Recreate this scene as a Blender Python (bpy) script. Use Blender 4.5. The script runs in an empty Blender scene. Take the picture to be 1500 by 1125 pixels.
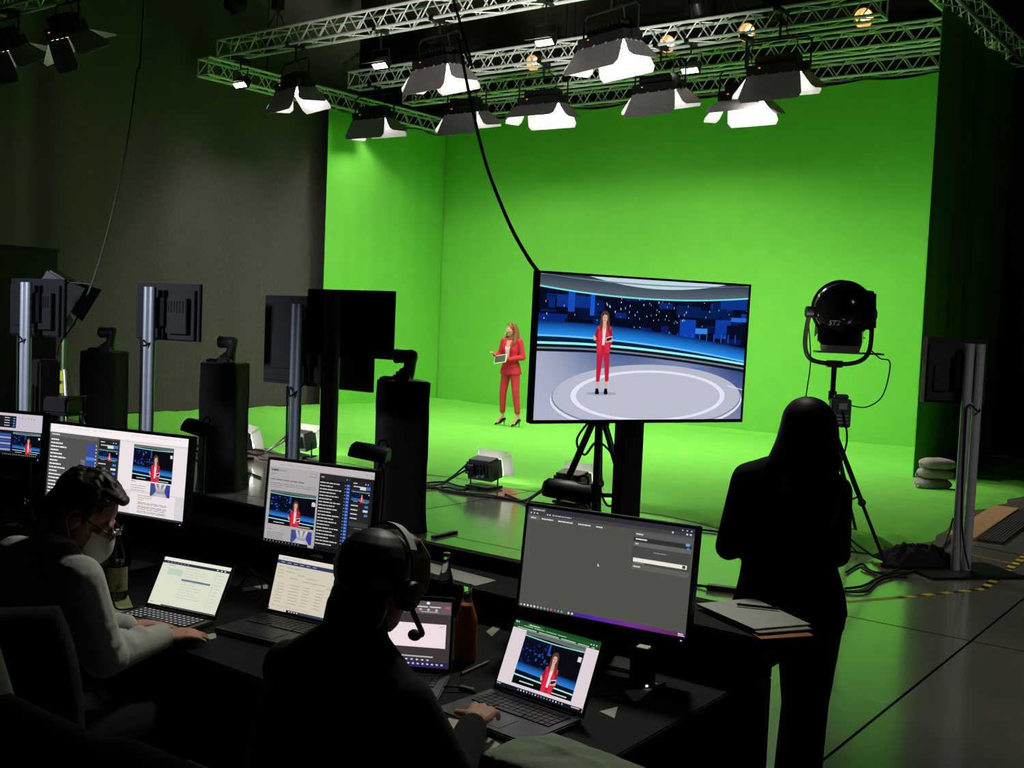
import bpy, bmesh, math, random
import numpy as np
from mathutils import Vector, Matrix, Euler

# ------------------------------------------------------------------ camera, world, exposure
scene = bpy.context.scene
COL = scene.collection
CAM_H = 1.85
FPX = 1577.0
camd = bpy.data.cameras.new('camera')
camd.sensor_fit = 'HORIZONTAL'; camd.sensor_width = 36.0
camd.lens = FPX * 36.0 / 1500.0
camd.clip_start = 0.05; camd.clip_end = 200
cam = bpy.data.objects.new('camera', camd); COL.objects.link(cam)
CAM_R = Matrix.Rotation(math.radians(90 - 3.36), 4, 'X') @ Matrix.Rotation(math.radians(2.376), 4, 'Z')
cam.matrix_world = Matrix.Translation((0, 0, CAM_H)) @ CAM_R
scene.camera = cam
world = bpy.data.worlds.new('world'); scene.world = world
world.use_nodes = True
world.node_tree.nodes['Background'].inputs[0].default_value = (0.55, 0.8, 0.6, 1)
world.node_tree.nodes['Background'].inputs[1].default_value = 0.002
scene.view_settings.view_transform = 'Standard'
scene.view_settings.look = 'None'
scene.view_settings.gamma = 1.0
scene.view_settings.exposure = 0.0
scene.view_settings.use_curve_mapping = False
scene.cycles.max_bounces = 8
scene.cycles.use_denoising = True
scene.cycles.sample_clamp_indirect = 6.0
PANEL_EMIT = 148.0      # the big soft lights on the trusses
FLOOR_EMIT = 90.0      # the lights standing on the floor
SMALL_EMIT = 14.0

# ------------------------------------------------------------------ added fill spots, unseen, brightening columns, trusses, desk and right floor
def fill_spot(name, loc, target, power, size, col, cone=60, blend=0.6):
    ld = bpy.data.lights.new(name, 'SPOT'); ld.energy = power; ld.color = col
    ld.spot_size = math.radians(cone); ld.spot_blend = blend; ld.shadow_soft_size = size
    lo = bpy.data.objects.new(name, ld); COL.objects.link(lo); lo.location = loc
    lo.rotation_euler = (Vector(target)-Vector(loc)).to_track_quat('-Z', 'Y').to_euler()
fill_spot('column_fill', (-6.6, 4.4, 3.2), (-3.85, 8.4, 1.4), 1250, 0.3, (0.80, 0.88, 1.0), 40)  # added cool fill for the silver columns
fill_spot('truss_fill', (2.0, 6.9, 0.5), (-0.2, 16.5, 8.2), 7500, 0.4, (1.0, 0.95, 0.86), 38)  # added upward fill for the trusses, no fixture there
fill_spot('desk_fill', (0.9, 5.6, 4.3), (-0.28, 3.25, 0.9), 260, 0.25, (1.0, 0.97, 0.84), 40, 0.4)  # added fill from above for the desk and operators
fill_spot('fill_spot', (6.0, 2.0, 6.2), (3.6, 6.6, 0.3), 520, 0.4, (1.0, 0.95, 0.84), 46)  # added fill for the floor and stand at the right
# ------------------------------------------------------------------ places
# the green set is a box whose back wall runs along U and whose depth runs along V
BX, BY = -1.674, 24.0
UX, UY = 0.7985, -0.602
VX, VY = 0.602, 0.7985
RZ = math.atan2(UY, UX)
def S(s, t, z=0.0):
    return Vector((BX + UX*s - VX*t, BY + UY*s - VY*t, z))
def ray(px, py):
    return CAM_R.to_3x3() @ Vector(((px-750)/FPX, -(py-562.5)/FPX, -1.0))
O = Vector((0, 0, CAM_H))
def at_z(px, py, z):
    d = ray(px, py); return O + d*((z-CAM_H)/d.z)
def at_y(px, py, Y):
    d = ray(px, py); return O + d*(Y/d.y)
def at_t(px, py, t):      # point of the plane at depth t of the set
    d = ray(px, py)
    n = Vector((VX, VY, 0)); k = (S(0, t) - O).dot(n)/d.dot(n)
    return O + d*k

def lin(c):
    def f(v):
        v = v/255.0
        return v/12.92 if v <= 0.04045 else ((v+0.055)/1.055)**2.4
    return tuple(f(v) for v in c[:3])

# ------------------------------------------------------------------ materials
MATS = {}
def mat(name, rgb, rough=0.6, metal=0.0, var=0.12, scale=18.0, bump=0.0, bscale=None, spec=0.4, sheen=0.0):
    if name in MATS: return MATS[name]
    m = bpy.data.materials.new(name); m.use_nodes = True
    nt = m.node_tree; b = nt.nodes['Principled BSDF']
    tc = nt.nodes.new('ShaderNodeTexCoord')
    n = nt.nodes.new('ShaderNodeTexNoise'); n.inputs['Scale'].default_value = scale; n.inputs['Detail'].default_value = 4
    nt.links.new(tc.outputs['Object'], n.inputs['Vector'])
    r = nt.nodes.new('ShaderNodeValToRGB')
    c = lin(rgb)
    r.color_ramp.elements[0].position = 0.3; r.color_ramp.elements[1].position = 0.7
    r.color_ramp.elements[0].color = (*[x*(1-var) for x in c], 1)
    r.color_ramp.elements[1].color = (*[min(1, x*(1+var)) for x in c], 1)
    nt.links.new(n.outputs['Fac'], r.inputs['Fac'])
    nt.links.new(r.outputs['Color'], b.inputs['Base Color'])
    b.inputs['Roughness'].default_value = rough
    b.inputs['Metallic'].default_value = metal
    b.inputs['Specular IOR Level'].default_value = spec
    if bump:
        bp = nt.nodes.new('ShaderNodeBump'); bp.inputs['Strength'].default_value = bump
        bp.inputs['Distance'].default_value = 0.01
        n2 = nt.nodes.new('ShaderNodeTexNoise'); n2.inputs['Scale'].default_value = bscale or scale*3
        nt.links.new(tc.outputs['Object'], n2.inputs['Vector'])
        nt.links.new(n2.outputs['Fac'], bp.inputs['Height'])
        nt.links.new(bp.outputs['Normal'], b.inputs['Normal'])
    MATS[name] = m
    return m
def emit(name, rgb, strength, linear=False):
    if name in MATS: return MATS[name]
    m = bpy.data.materials.new(name); m.use_nodes = True
    nt = m.node_tree; nt.nodes.clear()
    o = nt.nodes.new('ShaderNodeOutputMaterial'); e = nt.nodes.new('ShaderNodeEmission')
    e.inputs[0].default_value = (*(rgb if linear else lin(rgb)), 1); e.inputs[1].default_value = strength
    nt.links.new(e.outputs[0], o.inputs[0]); MATS[name] = m
    return m
def screen_mat(name, strength):
    if name in MATS: return MATS[name]
    m = bpy.data.materials.new(name); m.use_nodes = True
    nt = m.node_tree; nt.nodes.clear()
    o = nt.nodes.new('ShaderNodeOutputMaterial'); e = nt.nodes.new('ShaderNodeEmission')
    a = nt.nodes.new('ShaderNodeAttribute'); a.attribute_name = 'Col'
    e.inputs[1].default_value = strength
    nt.links.new(a.outputs['Color'], e.inputs[0]); nt.links.new(e.outputs[0], o.inputs[0]); MATS[name] = m
    return m
def glass_mat(name, rgb, rough=0.02, ior=1.3):
    if name in MATS: return MATS[name]
    m = bpy.data.materials.new(name); m.use_nodes = True
    b = m.node_tree.nodes['Principled BSDF']
    b.inputs['Base Color'].default_value = (*lin(rgb), 1); b.inputs['Transmission Weight'].default_value = 1
    b.inputs['Roughness'].default_value = rough; b.inputs['IOR'].default_value = ior
    MATS[name] = m
    return m

def gel_mat():
    m = bpy.data.materials.new('diffusion_gel'); m.use_nodes = True; nt = m.node_tree; nt.nodes.clear()
    o = nt.nodes.new('ShaderNodeOutputMaterial'); t = nt.nodes.new('ShaderNodeBsdfTranslucent'); d = nt.nodes.new('ShaderNodeBsdfDiffuse'); x = nt.nodes.new('ShaderNodeMixShader')
    n = nt.nodes.new('ShaderNodeTexNoise'); n.inputs['Scale'].default_value = 20
    r = nt.nodes.new('ShaderNodeMapRange'); r.inputs['To Min'].default_value = 0.35; r.inputs['To Max'].default_value = 0.65
    t.inputs[0].default_value = (0.8, 0.8, 0.78, 1); d.inputs[0].default_value = (0.8, 0.8, 0.78, 1)
    nt.links.new(n.outputs['Fac'], r.inputs['Value']); nt.links.new(r.outputs[0], x.inputs[0]); nt.links.new(d.outputs[0], x.inputs[1]); nt.links.new(t.outputs[0], x.inputs[2]); nt.links.new(x.outputs[0], o.inputs[0])
    return m
GEL = gel_mat()
BLACK = mat('black_plastic', (22, 23, 24), 0.45)
BLACKM = mat('black_metal', (20, 21, 22), 0.4, 0.3)
BLACKC = mat('black_cloth', (14, 15, 15), 0.95, bump=0.25, bscale=60)
DGREY = mat('dark_grey_paint', (62, 62, 66), 0.5)
LEAF = mat('barn_door_paint', (128, 124, 128), 0.55)
STEEL = mat('aluminium', (214, 216, 216), 0.4, 0.2)
SILVER = mat('silver_column', (168, 174, 184), 0.38, 0.3, var=0.05)
GREEN = mat('green_cloth', (114, 200, 74), 0.9, var=0.03, scale=3, spec=0.1)
WHITE = mat('white_paint', (225, 225, 222), 0.5)
PAPER = mat('paper', (196, 198, 188), 0.8, var=0.04)
RUBBER = mat('black_rubber', (12, 12, 13), 0.6)
SKIN = mat('skin', (206, 152, 124), 0.5, var=0.06, scale=30)
LED_WHITE = emit('panel_light', (1.0, 0.93, 0.88), PANEL_EMIT, True)
LED_MID = emit('panel_light_dimmed', (1.0, 0.93, 0.88), PANEL_EMIT*0.45, True)
LED_FLOOR = emit('floor_light', (1.0, 0.93, 0.88), FLOOR_EMIT, True)
LED_SMALL = emit('small_light', (1.0, 0.88, 0.74), SMALL_EMIT, True)
LED_WARM = emit('warm_light', (1.0, 0.62, 0.32), 9.0, True)

# ------------------------------------------------------------------ mesh building
class MB:
    def __init__(self, M=None):
        self.v = []; self.f = []; self.M = M or Matrix.Identity(4)
    def add(self, vs, fs, M=None):
        b = len(self.v); T = self.M @ M if M is not None else self.M
        self.v += [tuple(T @ Vector(p)) for p in vs]
        self.f += [tuple(i+b for i in q) for q in fs]
        return self
    def box(self, c, d, rot=None, taper=(1, 1)):
        x, y, z = d[0]/2, d[1]/2, d[2]/2; a, b = taper
        vs = [(-x,-y,-z),(x,-y,-z),(x,y,-z),(-x,y,-z),(-x*a,-y*b,z),(x*a,-y*b,z),(x*a,y*b,z),(-x*a,y*b,z)]
        fs = [(3,2,1,0),(4,5,6,7),(0,1,5,4),(1,2,6,5),(2,3,7,6),(3,0,4,7)]
        M = Matrix.Translation(c)
        if rot is not None: M = M @ (Euler(rot).to_matrix().to_4x4() if not isinstance(rot, Matrix) else rot)
        return self.add(vs, fs, M)
    def cyl(self, p0, p1, r0, r1=None, n=12, caps=True):
        r1 = r0 if r1 is None else r1
        p0, p1 = Vector(p0), Vector(p1); d = (p1-p0)
        if d.length < 1e-7: return self
        q = d.to_track_quat('Z', 'Y').to_matrix(); vs = []
        for p, r in ((p0, r0), (p1, r1)):
            for i in range(n):
                a = 2*math.pi*i/n; vs.append(p + q @ Vector((r*math.cos(a), r*math.sin(a), 0)))
        fs = [(i, (i+1) % n, n+(i+1) % n, n+i) for i in range(n)]
        if caps: fs += [tuple(range(n-1, -1, -1)), tuple(range(n, 2*n))]
        return self.add(vs, fs)
    def tube(self, pts, r, n=8, closed=False, smooth=0):
        pts = [Vector(p) for p in pts]
        if smooth and len(pts) > 2: pts = spline(pts, smooth, closed)
        m = len(pts); vs = []
        up = Vector((0.13, 0.21, 0.97))
        prev = None
        for i, p in enumerate(pts):
            if closed: d = pts[(i+1) % m] - pts[i-1]
            else: d = pts[min(i+1, m-1)] - pts[max(i-1, 0)]
            d.normalize()
            x = (prev - d*prev.dot(d)) if prev is not None else d.cross(up)
            if x.length < 1e-5: x = d.orthogonal()
            x.normalize(); y = d.cross(x); prev = x
            rr = r[i] if isinstance(r, (list, tuple)) else r
            for k in range(n):
                a = 2*math.pi*k/n; vs.append(p + x*(rr*math.cos(a)) + y*(rr*math.sin(a)))
        fs = []
        for i in range(m if closed else m-1):
            j = (i+1) % m
            for k in range(n): fs.append((i*n+k, i*n+(k+1) % n, j*n+(k+1) % n, j*n+k))
        if not closed: fs += [tuple(range(n-1, -1, -1)), tuple(range((m-1)*n, m*n))]
        return self.add(vs, fs)
    def lathe(self, prof, n=20, M=None):
        vs = []; fs = []; m = len(prof)
        for r, z in prof:
            for i in range(n):
                a = 2*math.pi*i/n; vs.append((r*math.cos(a), r*math.sin(a), z))
        for j in range(m-1):
            for i in range(n): fs.append((j*n+i, j*n+(i+1) % n, (j+1)*n+(i+1) % n, (j+1)*n+i))
        fs += [tuple(range(n-1, -1, -1)), tuple(range((m-1)*n, m*n))]
        return self.add(vs, fs, M)
    def ell(self, c, r, R=None, n=16, m=10):
        if not isinstance(r, (tuple, list)): r = (r, r, r)
        vs = [(0, 0, -r[2])]; fs = []
        for j in range(1, m):
            t = -math.pi/2 + math.pi*j/m
            for i in range(n):
                a = 2*math.pi*i/n; vs.append((r[0]*math.cos(t)*math.cos(a), r[1]*math.cos(t)*math.sin(a), r[2]*math.sin(t)))
        vs.append((0, 0, r[2])); L = len(vs)-1
        for i in range(n):
            fs.append((0, 1+(i+1) % n, 1+i)); fs.append((L, 1+(m-2)*n+i, 1+(m-2)*n+(i+1) % n))
        for j in range(m-2):
            for i in range(n): fs.append((1+j*n+i, 1+j*n+(i+1) % n, 1+(j+1)*n+(i+1) % n, 1+(j+1)*n+i))
        M = Matrix.Translation(c)
        if R is not None: M = M @ (R.to_4x4() if isinstance(R, Matrix) else Euler(R).to_matrix().to_4x4())
        return self.add(vs, fs, M)
    def loft(self, rings, k=4, n=28, ex=2.4):
        # rings: (centre, right, forward, half width, half depth), smoothly interpolated
        C = spline([Vector(r[0]) for r in rings], k); V = spline([Vector((r[3], r[4], 0)) for r in rings], k)
        vs = []; m = len(C)
        for i in range(m):
            r = rings[min(len(rings)-1, i//k)]; x, y = Vector(r[1]), Vector(r[2])
            for q in range(n):
                a = 2*math.pi*q/n; c, s = math.cos(a), math.sin(a)
                vs.append(C[i] + x*(V[i].x*math.copysign(abs(c)**(2/ex), c)) + y*(V[i].y*math.copysign(abs(s)**(2/ex), s)))
        fs = [(i*n+q, i*n+(q+1) % n, (i+1)*n+(q+1) % n, (i+1)*n+q) for i in range(m-1) for q in range(n)]
        return self.add(vs, fs + [tuple(range(n-1, -1, -1)), tuple(range((m-1)*n, m*n))])
    def cap(self, p0, p1, r0, r1=None, n=12):
        r1 = r0 if r1 is None else r1
        self.ell(p0, r0, n=n, m=8); self.ell(p1, r1, n=n, m=8)
        return self.cyl(p0, p1, r0, r1, n)
    def prism(self, poly, h, M=None):
        n = len(poly)
        vs = [(x, y, 0) for x, y in poly] + [(x, y, h) for x, y in poly]
        fs = [tuple(range(n-1, -1, -1)), tuple(range(n, 2*n))] + [(i, (i+1) % n, n+(i+1) % n, n+i) for i in range(n)]
        return self.add(vs, fs, M)
    def plate(self, quad, th):
        q = [Vector(p) for p in quad]; nn = (q[1]-q[0]).cross(q[2]-q[0]).normalized()*th
        n = len(q); vs = q + [p+nn for p in q]
        fs = [tuple(range(n-1, -1, -1)), tuple(range(n, 2*n))] + [(i, (i+1) % n, n+(i+1) % n, n+i) for i in range(n)]
        return self.add(vs, fs)
    def grid(self, fn, nu, nv):
        vs = [fn(i/nu, j/nv) for j in range(nv+1) for i in range(nu+1)]
        fs = [(j*(nu+1)+i, j*(nu+1)+i+1, (j+1)*(nu+1)+i+1, (j+1)*(nu+1)+i) for j in range(nv) for i in range(nu)]
        return self.add(vs, fs)
    def sheet(self, fn, nu, nv, th):      # closed sheet with thickness along -normal of fn's third return
        top = [fn(i/nu, j/nv) for j in range(nv+1) for i in range(nu+1)]
        th = Vector(th); N = len(top)
        vs = [Vector(p) for p in top] + [Vector(p)-th for p in top]; w = nu+1; fs = []
        for j in range(nv):
            for i in range(nu):
                a = j*w+i; fs.append((a, a+1, a+1+w, a+w)); fs.append((N+a+w, N+a+1+w, N+a+1, N+a))
        for i in range(nu):
            fs.append((i+1, i, N+i, N+i+1)); a = nv*w+i; fs.append((a, a+1, N+a+1, N+a))
        for j in range(nv):
            a = j*w; fs.append((a, a+w, N+a+w, N+a)); a = j*w+nu; fs.append((a+w, a, N+a, N+a+w))
        return self.add(vs, fs)
    def build(self, name, m, parent=None, smooth=None, bevel=0.0, seg=2):
        me = bpy.data.meshes.new(name); me.from_pydata(self.v, [], self.f); me.update()
        o = bpy.data.objects.new(name, me); COL.objects.link(o)
        me.materials.append(m)
        bm = bmesh.new(); bm.from_mesh(me); bmesh.ops.recalc_face_normals(bm, faces=bm.faces)
        if bevel:
            es = [e for e in bm.edges if len(e.link_faces) == 2 and e.calc_face_angle(0) > 0.6]
            bmesh.ops.bevel(bm, geom=es, offset=bevel, segments=seg, affect='EDGES', clamp_overlap=True)
        bm.to_mesh(me); bm.free()
        if smooth is None: smooth = 35
        if smooth:
            ang = math.radians(smooth)
            for p in me.polygons: p.use_smooth = True
            try: me.set_sharp_from_angle(angle=ang)
            except Exception: pass
        if parent is not None: o.parent = parent
        return o
def spline(pts, k, closed=False):
    out = []; m = len(pts)
    rng = range(m) if closed else range(m-1)
    for i in rng:
        if closed: a, b, c, d = pts[i-1], pts[i], pts[(i+1) % m], pts[(i+2) % m]
        else: a, b, c, d = pts[max(i-1, 0)], pts[i], pts[i+1], pts[min(i+2, m-1)]
        for j in range(k):
            t = j/k
            out.append(0.5*((2*b) + (c-a)*t + (2*a-5*b+4*c-d)*t*t + (3*b-a-3*c+d)*t**3))
    if not closed: out.append(pts[-1])
    return out
def tag(o, label, cat, group=None, kind=None):
    o['label'] = label; o['category'] = cat
    if group: o['group'] = group
    if kind: o['kind'] = kind
    return o
def thing(name, label, cat, loc=(0, 0, 0), rz=0.0, group=None):
    o = bpy.data.objects.new(name, None); COL.objects.link(o)
    o.empty_display_size = 0.1
    o.location = loc; o.rotation_euler = (0, 0, rz)
    return tag(o, label, cat, group)
def struct(o):
    o['kind'] = 'structure'; return o
def blob(mb, name, m, parent, voxel=0.008, it=4, fac=0.5):
    """one continuous skin over the overlapping volumes of mb"""
    me = bpy.data.meshes.new(name+'_raw'); me.from_pydata(mb.v, [], mb.f)
    bm = bmesh.new(); bm.from_mesh(me); bmesh.ops.recalc_face_normals(bm, faces=bm.faces); bm.to_mesh(me); bm.free()
    tmp = bpy.data.objects.new(name+'_raw', me); COL.objects.link(tmp)
    md = tmp.modifiers.new('r', 'REMESH'); md.mode = 'VOXEL'; md.voxel_size = voxel
    if it:
        ms = tmp.modifiers.new('s', 'SMOOTH'); ms.factor = fac; ms.iterations = it
    dg = bpy.context.evaluated_depsgraph_get()
    out = bpy.data.meshes.new_from_object(tmp.evaluated_get(dg))
    bpy.data.objects.remove(tmp); bpy.data.meshes.remove(me)
    out.name = name; out.materials.clear(); out.materials.append(m)
    for p in out.polygons: p.use_smooth = True
    o = bpy.data.objects.new(name, out); COL.objects.link(o)
    if parent is not None: o.parent = parent
    return o
def patch(target, fn, nu, nv, off, name, m, parent, frm=(0, 1, 0)):
    """a thin piece of cloth laid on the front of target; fn(a, b) gives x and z"""
    mb = MB(); d = -Vector(frm)
    def f(a, b):
        x, z = fn(a, b); o_ = Vector((x, 0.6, z)); ok, loc, nn, ix = target.ray_cast(o_, d)
        return (loc if ok else Vector((x, 0.1, z))) + Vector(frm)*off
    mb.sheet(f, nu, nv, (0, 0.003, 0)); return mb.build(name, m, parent, 60)
def TR(loc=(0, 0, 0), rx=0, ry=0, rz=0):
    return Matrix.Translation(loc) @ Euler((rx, ry, rz)).to_matrix().to_4x4()
R_ = math.radians
rnd = random.Random(7)
def wob(x, y, k=0):
    return (math.sin(x*1.7+k)*math.cos(y*2.3+1.3*k) + 0.6*math.sin(x*4.1-y*3.2+2*k) + 0.35*math.sin(x*9.3+y*7.7+k*3)*math.cos(y*5.1))/1.95
# ------------------------------------------------------------------ the hall
def concrete():
    m = mat('polished_concrete', (140, 137, 128), 0.3, var=0.1, scale=2.2, spec=0.8)
    nt = m.node_tree; b = nt.nodes['Principled BSDF']
    tc = nt.nodes.new('ShaderNodeTexCoord'); sx = nt.nodes.new('ShaderNodeSeparateXYZ')
    nt.links.new(tc.outputs['Object'], sx.inputs[0])
    def math_(op, a, bb=None):
        n = nt.nodes.new('ShaderNodeMath'); n.operation = op
        for i, x in enumerate((a, bb)):
            if x is None: continue
            if isinstance(x, (int, float)): n.inputs[i].default_value = x
            else: nt.links.new(x, n.inputs[i])
        return n.outputs[0]
    def seam(x, off, per, wd):
        q = math_('DIVIDE', math_('SUBTRACT', x, off), per)
        d = math_('ABSOLUTE', math_('SUBTRACT', math_('FRACT', math_('ADD', q, 0.5)), 0.5))
        return math_('LESS_THAN', math_('MULTIPLY', d, per), wd)
    a = seam(sx.outputs['X'], 8.96, 5.2, 0.008); c = seam(sx.outputs['Y'], -11.2, 5.2, 0.007)
    k = math_('MAXIMUM', a, c)
    mix = nt.nodes.new('ShaderNodeMixRGB'); mix.inputs['Color2'].default_value = (0.006, 0.006, 0.005, 1)
    src = b.inputs['Base Color'].links[0].from_socket
    nt.links.new(k, mix.inputs['Fac']); nt.links.new(src, mix.inputs['Color1']); nt.links.new(mix.outputs[0], b.inputs['Base Color'])
    inv = math_('SUBTRACT', 1.0, k); nt.links.new(inv, b.inputs['Coat Weight']); nt.links.new(math_('MULTIPLY', inv, 0.8), b.inputs['Specular IOR Level'])
    n = nt.nodes.new('ShaderNodeTexNoise'); n.inputs['Scale'].default_value = 1.3; n.inputs['Detail'].default_value = 6
    nt.links.new(tc.outputs['Object'], n.inputs['Vector'])
    mr = nt.nodes.new('ShaderNodeMapRange'); mr.inputs['To Min'].default_value = 0.13; mr.inputs['To Max'].default_value = 0.28
    b.inputs['Coat Weight'].default_value = 1.0; b.inputs['Coat Roughness'].default_value = 0.13; b.inputs['Coat IOR'].default_value = 2.0
    nt.links.new(n.outputs['Fac'], mr.inputs['Value']); nt.links.new(mr.outputs[0], b.inputs['Roughness'])
    return m
def placed(o, s=0, t=0, z=0, rz=None):
    o.location = S(s, t, z); o.rotation_euler = (0, 0, RZ if rz is None else rz); return o
HALL_H = 11.0
struct(placed(MB().box((9, -9, -0.1), (34, 30, 0.2)).build('floor', concrete())))
struct(placed(MB().box((9, -9, HALL_H+0.1), (34, 30, 0.2)).build('ceiling', mat('ceiling_paint', (46, 44, 40), 0.9))))
w = MB(); w.box((9, 3.1, HALL_H/2), (34, 0.2, HALL_H))
for k in range(5): w.box((9, 2.95, 6.6+k*0.95), (34, 0.12, 0.06))
for k in range(9): w.box((-6+k*3.6, 2.93, HALL_H/2), (0.16, 0.16, HALL_H))
struct(placed(w.build('wall_back', mat('hall_wall', (92, 86, 76), 0.9))))
struct(placed(MB().box((-5.0, -9, HALL_H/2), (0.2, 30, HALL_H)).build('wall_left', mat('dark_wall', (40, 40, 38), 0.9))))
struct(placed(MB().box((23.0, -9, HALL_H/2), (0.2, 30, HALL_H)).build('wall_right', mat('black_wall', (9, 9, 9), 0.9))))
struct(placed(MB().box((9, -23, HALL_H/2), (34, 0.2, HALL_H)).build('wall_front', mat('black_wall', (9, 9, 9), 0.9))))

# grey black-out curtain beside the set
cur = MB()
def curt(a, b):
    t = 2.4 + a*15.4; z = 0.02 + b*9.6
    y = 0.05*math.sin(t*3.1) + 0.03*math.sin(t*7.3+1)
    if 9.0 < t < 9.5: y -= 0.22*math.sin((t-9.0)/0.5*math.pi)
    return (y*0.45, -t, z)
cur.sheet(curt, 150, 6, (0.02, 0, 0))
o = placed(cur.build('blackout_curtain', mat('grey_curtain', (76, 69, 67), 0.95, bump=0.15, bscale=40), smooth=60), -0.34, 0)
tag(o, 'tall dark grey blackout curtain left of the green set', 'curtain')
struct(o)
del o['label'], o['category']
o.name = 'wall_left_curtain'
# ------------------------------------------------------------------ green set
def drape(name, label, x0, x1, h, n, amp, axis, th):
    mb = MB()
    def fn(a, b):
        x = x0 + (x1-x0)*a
        sag = 0.05*abs(math.sin(a*n*math.pi))
        z = 0.01 + (h - sag - 0.01)*b
        y = amp*(math.sin(x*2.7)+0.5*math.sin(x*6.1+1)+0.2*math.sin(x*15))
        return (x, y, z)
    mb.sheet(fn, 120, 24, (0, th, 0))
    o = mb.build(name, GREEN, None, 60)
    return tag(o, label, 'backdrop curtain')
o = drape('green_drape', 'bright green chroma curtain hanging across the back of the set', -0.08, 11.61, 6.15, 10, 0.006, 0, -0.01)
placed(o, 0, 0, 0)
# in these two the length runs with the depth of the set
o = drape('green_drape', 'narrow green side curtain beside the dark grey wall, left of the presenter', 0.025, 3.5, 5.85, 4, 0.012, 0, -0.01)
placed(o, 0, 0, 0, RZ - math.pi/2)
o = drape('green_drape', 'green side curtain seen from its dark outer side, behind the sandbags', 0.04, 3.8, 6.12, 4, 0.03, 0, 0.01)
placed(o, 11.62, 0, 0, RZ - math.pi/2)
# floor cloth
fc = MB()
def cloth(a, b):
    s = -0.35 + 13.3*a
    tend = 8.75 + 0.10*math.sin(s*1.3) + 0.06*math.sin(s*3.7+1)
    if s > 10.7: tend += 0.5*min(1, (s-10.7)/1.2)
    t = -0.02 + tend*b
    s2 = s + (0.12*wob(t*1.1, 3) if a > 0.97 or a < 0.02 else 0)
    edge = max(0, (b-0.9)/0.1); right = max(0, min(1, (s-11.0)/1.3))
    am = 0.006 + 0.03*edge**2 + 0.03*right + 0.13*edge*max(0, min(1, (s-10.4)/1.2))
    if t < 0.9: am += 0.018*(1-t/0.9)
    if s < 0.8: am += 0.02
    z = 0.012 + am*(0.5+0.5*wob(s*1.5, t*2.6, 2)) + am*0.5*(0.5+0.5*wob(s*4.1+t, t*7.5, 5))
    z += 0.05*math.exp(-((t-0.33)/0.14)**2)*(0.75+0.25*math.sin(s*1.9))
    z *= min(1, 0.08+max(0, 1-b)*tend/0.16)*min(1, 0.08+max(0, 1-a)*13.3/0.16)*min(1, 0.08+a*13.3/0.16)
    return (s2, -t, max(0.006, z))
fc.sheet(cloth, 330, 230, (0, 0, 0.005))
o = placed(fc.build('green_floor_cloth', GREEN, smooth=60)); tag(o, 'wrinkled bright green cloth covering the floor of the set', 'floor cloth')
# wooden threshold ramp and its tread, at the right edge of the cloth
w1 = at_z(1432, 786, 0); w2 = at_z(1482, 752, 0)
d = (w2-w1); L = d.length; ang = math.atan2(d.y, d.x)
r = thing('threshold_ramp', 'flat wooden ramp with dark ribbed tread at the cloth corner, beyond the right stand', 'ramp', (w1+w2)/2, ang)
MB().box((0, 0.1, 0.016), (L*1.3, 0.26, 0.03)).build('wooden_board', mat('raw_wood', (176, 140, 92), 0.7, scale=9), r, bevel=0.004)
tr = MB(); tr.box((0, -0.16, 0.012), (L*1.3, 0.22, 0.022))
for k in range(8): tr.box((0, -0.26+0.028*k, 0.025), (L*1.3, 0.012, 0.006))
tr.build('ribbed_tread', mat('dark_rubber_tread', (52, 52, 48), 0.7), r)

# ------------------------------------------------------------------ trusses
TRUSS_N = [0]
def truss(label, p0, p1, hang):
    """square box truss between two bottom-centre points"""
    p0, p1 = Vector(p0), Vector(p1); d = p1-p0; L = d.length
    o = thing('lighting_truss', label, 'truss', p0, math.atan2(d.y, d.x), 'aluminium trusses over the set')
    h = 0.145; R = 0.025
    for y in (-h, h):
        for z in (0, 2*h):
            MB().cyl((0, y, z), (L, y, z), R, n=10).build('chord', STEEL, o)
    br = MB(); n = max(2, int(L/0.42)); st = L/n
    for i in range(n):
        x0, x1 = i*st, (i+1)*st; xm = (x0+x1)/2
        for y in (-h, h):
            br.cyl((x0, y, 0), (xm, y, 2*h), 0.011, n=6); br.cyl((xm, y, 2*h), (x1, y, 0), 0.011, n=6)
        for z in (0, 2*h):
            a, b = ((-h, h) if i % 2 else (h, -h)); br.cyl((x0, a, z), (x1, b, z), 0.010, n=6)
    for x in (0.01, L-0.01):
        for y in (-h, h): br.cyl((x, y, 0), (x, y, 2*h), 0.014, n=6)
        for z in (0, 2*h): br.cyl((x, -h, z), (x, h, z), 0.014, n=6)
    br.build('lattice_bracing', STEEL, o)
    for x in hang:
        c = MB(); c.cyl((x, 0, 2*h), (x, 0, HALL_H-p0.z-0.01), 0.008, n=6)
        c.box((x, 0, 2*h+0.5), (0.16, 0.14, 0.28)); c.tube([(x-0.1, -h, 2*h), (x, 0, 2*h+0.36), (x+0.1, h, 2*h)], 0.012, 6)
        c.build('hoist', BLACKM, o)
    return o
truss('long front lighting truss at the top, its left end above the dark curtain', S(0.1, 6.1, 6.2), S(11.3, 6.1, 6.2), (1.4, 5.5, 9.5))
truss('second truss from the front, carrying the middle row of soft lights', S(0.25, 3.1, 6.25), S(10.6, 3.1, 6.25), (2, 8))
truss('truss between the middle row of lights and the back curtain', S(0.2, 1.5, 6.25), S(11.0, 1.5, 6.25), (2, 8.6))
truss('rearmost truss that the green back curtain hangs from', S(0.3, 0.0, 6.2), S(11.35, 0.0, 6.2), (3, 9))
truss('side truss above the left green curtain, running to the back', S(0.0, 6.45, 5.86), S(0.0, -0.3, 5.86), (1.4, 5.4))
truss('side truss above the right green curtain at the top right', S(11.62, 9.0, 6.14), S(11.62, -0.15, 6.14), (8.8,))
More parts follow.
